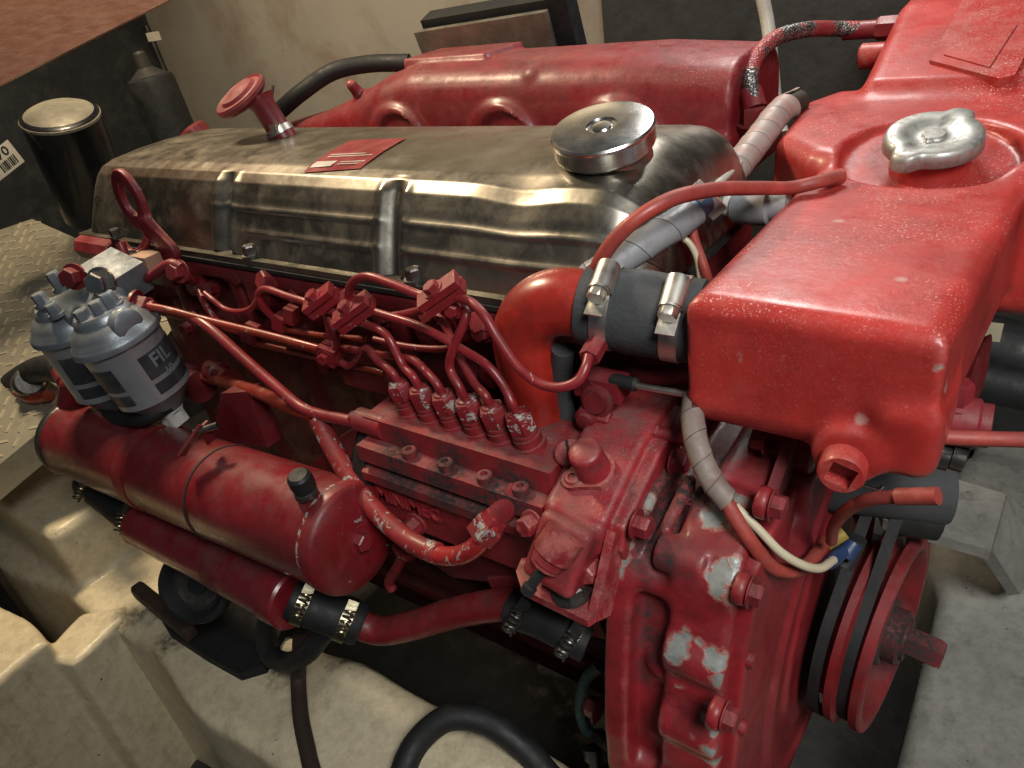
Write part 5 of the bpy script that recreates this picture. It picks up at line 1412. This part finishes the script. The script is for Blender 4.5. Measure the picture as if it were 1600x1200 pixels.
for k, (off, mt, nm) in enumerate(((0, 'red_tube', 'red_wire'), (.006, 'blue_wire', 'blue_wire'), (-.006, 'rubber', 'black_wire'), (.010, 'white_cable', 'white_wire'))):
    o3 = V((off * .7, off * .3, off)) ; tube(nm, [P(1142, 272, y=.66) + o3, P(1122, 292, y=.61) + o3 * .8, P(1104, 310, y=.565) + o3 * 1.1, P(1075, 335, y=.52) + o3], .0032, M[mt], har, n=10)
box('wrap_tab', P(1104, 312, y=.545), (.007, .003, .016), M['painted_wrap'], har, ax=(V((.7, .4, .6)).normalized(), V((-.4, .9, 0)).normalized(), V((-.6, -.25, .75)).normalized()), bevel=.001)
tube('red_wire', [P(1088, 322, y=.54), P(1080, 345, y=.52), P(1085, 375, y=.51), P(1098, 412, y=.50), P(1110, 450, y=.50)], .0040, M['red_tube'], har, n=12)
tube('white_wire', [P(1055, 366, y=.50), P(1075, 378, y=.50), P(1088, 400, y=.50), P(1095, 440, y=.50)], .0026, M['cream_cable'], har, n=10)
# cable tie round the vent tube
tie = NB(); tc0 = P(926, 428, y=.428)
lathe('cable_tie', tc0 - V((0, 0, .003)), V((-.1, .1, 1)), [(-.003, .0068), (-.003, .0082), (.003, .0082), (.003, .0068)], M['cream_cable'], har, 24)
tube('white_wire', [P(918, 428, y=.428), P(900, 440, y=.432), P(880, 458, y=.435)], .003, M['white_cable'], har, n=8)
# grey sensor plug on the tank side
plug = thing('sensor_plug', tuple(P(1170, 325, y=.60)), 'grey plastic sensor plug with white collar against the header tank', 'plug')
pd = (P(1200, 320, y=.60) - P(1130, 322, y=.60)).normalized()
lathe('plug_body', P(1140, 325, y=.60), pd, [(0, .008), (.004, .0125), (.014, .0135), (.022, .0155), (.034, .0155), (.036, .012), (.05, .011)], M['grey_plastic'], plug, 28)
lathe('plug_collar', P(1130, 322, y=.60), pd, [(0, .0092), (.010, .0092), (.011, .007)], M['white_plastic'], plug, 20)
tube('plug_wire', [P(1132, 322, y=.60), P(1118, 322, y=.60), P(1106, 316, y=.605)], .0035, M['blue_wire'], plug, n=8)

# lower harness hanging in front of the case, opening into red and yellow wires
har2 = thing('wiring_loom', tuple(P(1100, 720, y=.39)), 'grey spiral-wrapped loom hanging from the header tank, ending in red and yellow wires', 'wiring')
lp_ = [P(1086, 615, y=.412), P(1082, 645, y=.398), P(1086, 680, y=.385), P(1098, 722, y=.376), P(1122, 765, y=.370), P(1140, 785, y=.368)]
wrapped('wrap', lp_, .0080, M['dirty_wrap'], har2, .017, .975)
tube('wrap_core', lp_, .0068, M['brown_strip'], har2, n=10)
tube('red_wire', [P(1128, 772, y=.368), P(1153, 816, y=.362), P(1180, 856, y=.362), P(1207, 886, y=.370), P(1235, 892, y=.385), P(1262, 882, y=.41), P(1290, 845, y=.44)], .0052, M['red_tube'], har2, n=14)
tube('yellow_wire', [P(1148, 790, y=.372), P(1186, 828, y=.370), P(1219, 862, y=.370), P(1252, 882, y=.378), P(1280, 888, y=.395), P(1302, 875, y=.42)], .0032, M['cream_cable'], har2, n=12)
tube('blue_crimp', [P(1296, 880, y=.425), P(1316, 862, y=.445)], .0052, M['blue'], har2, n=12)
rw = thing('alternator_lead', tuple(P(1300, 840, y=.44)), 'short red lead with yellow crimp curving up to a bare rubber sleeve', 'wire')
tube('red_wire', [P(1299, 845, y=.42), P(1303, 822, y=.405), P(1325, 796, y=.390), P(1360, 780, y=.380), P(1405, 776, y=.375)], .0042, M['red_tube'], rw, n=14)
tube('wire_sleeve', [P(1402, 776, y=.375), P(1466, 775, y=.372)], .0052, M['red_tube'], rw, n=16)
tube('yellow_crimp', [P(1292, 850, y=.442), P(1305, 842, y=.445), P(1320, 832, y=.45)], .0052, M['yellow'], rw, n=12)
tube('blue_crimp', [P(1318, 870, y=.46), P(1334, 848, y=.47)], .0070, M['blue'], rw, n=12)
tube('black_boot', [P(1316, 886, y=.465), P(1330, 862, y=.475), P(1340, 840, y=.48)], .0075, M['rubber'], rw, n=12)
# cables lying on the bed
sq = P(496, 1250, z=.50)
tube('brown_strap', [P(470, 985, z=.60), P(468, 1030, z=.56), P(466, 1060, z=.53), P(470, 1120, z=.52), P(482, 1180, z=.512), sq, sq + V((.02, -.05, -.06)), sq + V((.03, -.06, -.30))], .0095, M['brown_strip'], n=12, label='flat dark brown cable running down the cream engine bed', cat='cable')
hq, hr = P(622, 1250, z=.515), P(880, 1230, z=.50)
tube('bilge_hose', [hq + V((-.02, -.06, -.30)), hq + V((-.01, -.05, -.08)), hq, P(630, 1205, z=.527), P(652, 1160, z=.54), P(700, 1122, z=.555), P(760, 1128, z=.55), P(820, 1170, z=.53), hr, hr + V((.04, .10, -.08)), hr + V((.06, .16, -.30))], .0140, M['rubber'], n=20, label='black bilge hose arching over the front of the engine bed', cat='hose')
# black pipes beyond the tank
tube('dark_pipe', [P(1500, 530, y=.88), P(1560, 545, y=.88), P(1660, 575, y=.88)], .036, M['rubber'], n=28, label='fat black pipe lying beyond the header tank above the hull ledge', cat='pipe')
tube('dark_pipe', [P(1490, 585, y=.84), P(1560, 600, y=.84), P(1640, 615, y=.84)], .024, M['rubber'], n=24, label='thinner black pipe below the fat one beyond the header tank', cat='pipe')
box('cream_toggle', P(1548, 518, y=.82), (.010, .006, .008), M['cream_cable'], bevel=.002, label='tiny cream toggle on the fat black pipe', cat='toggle')
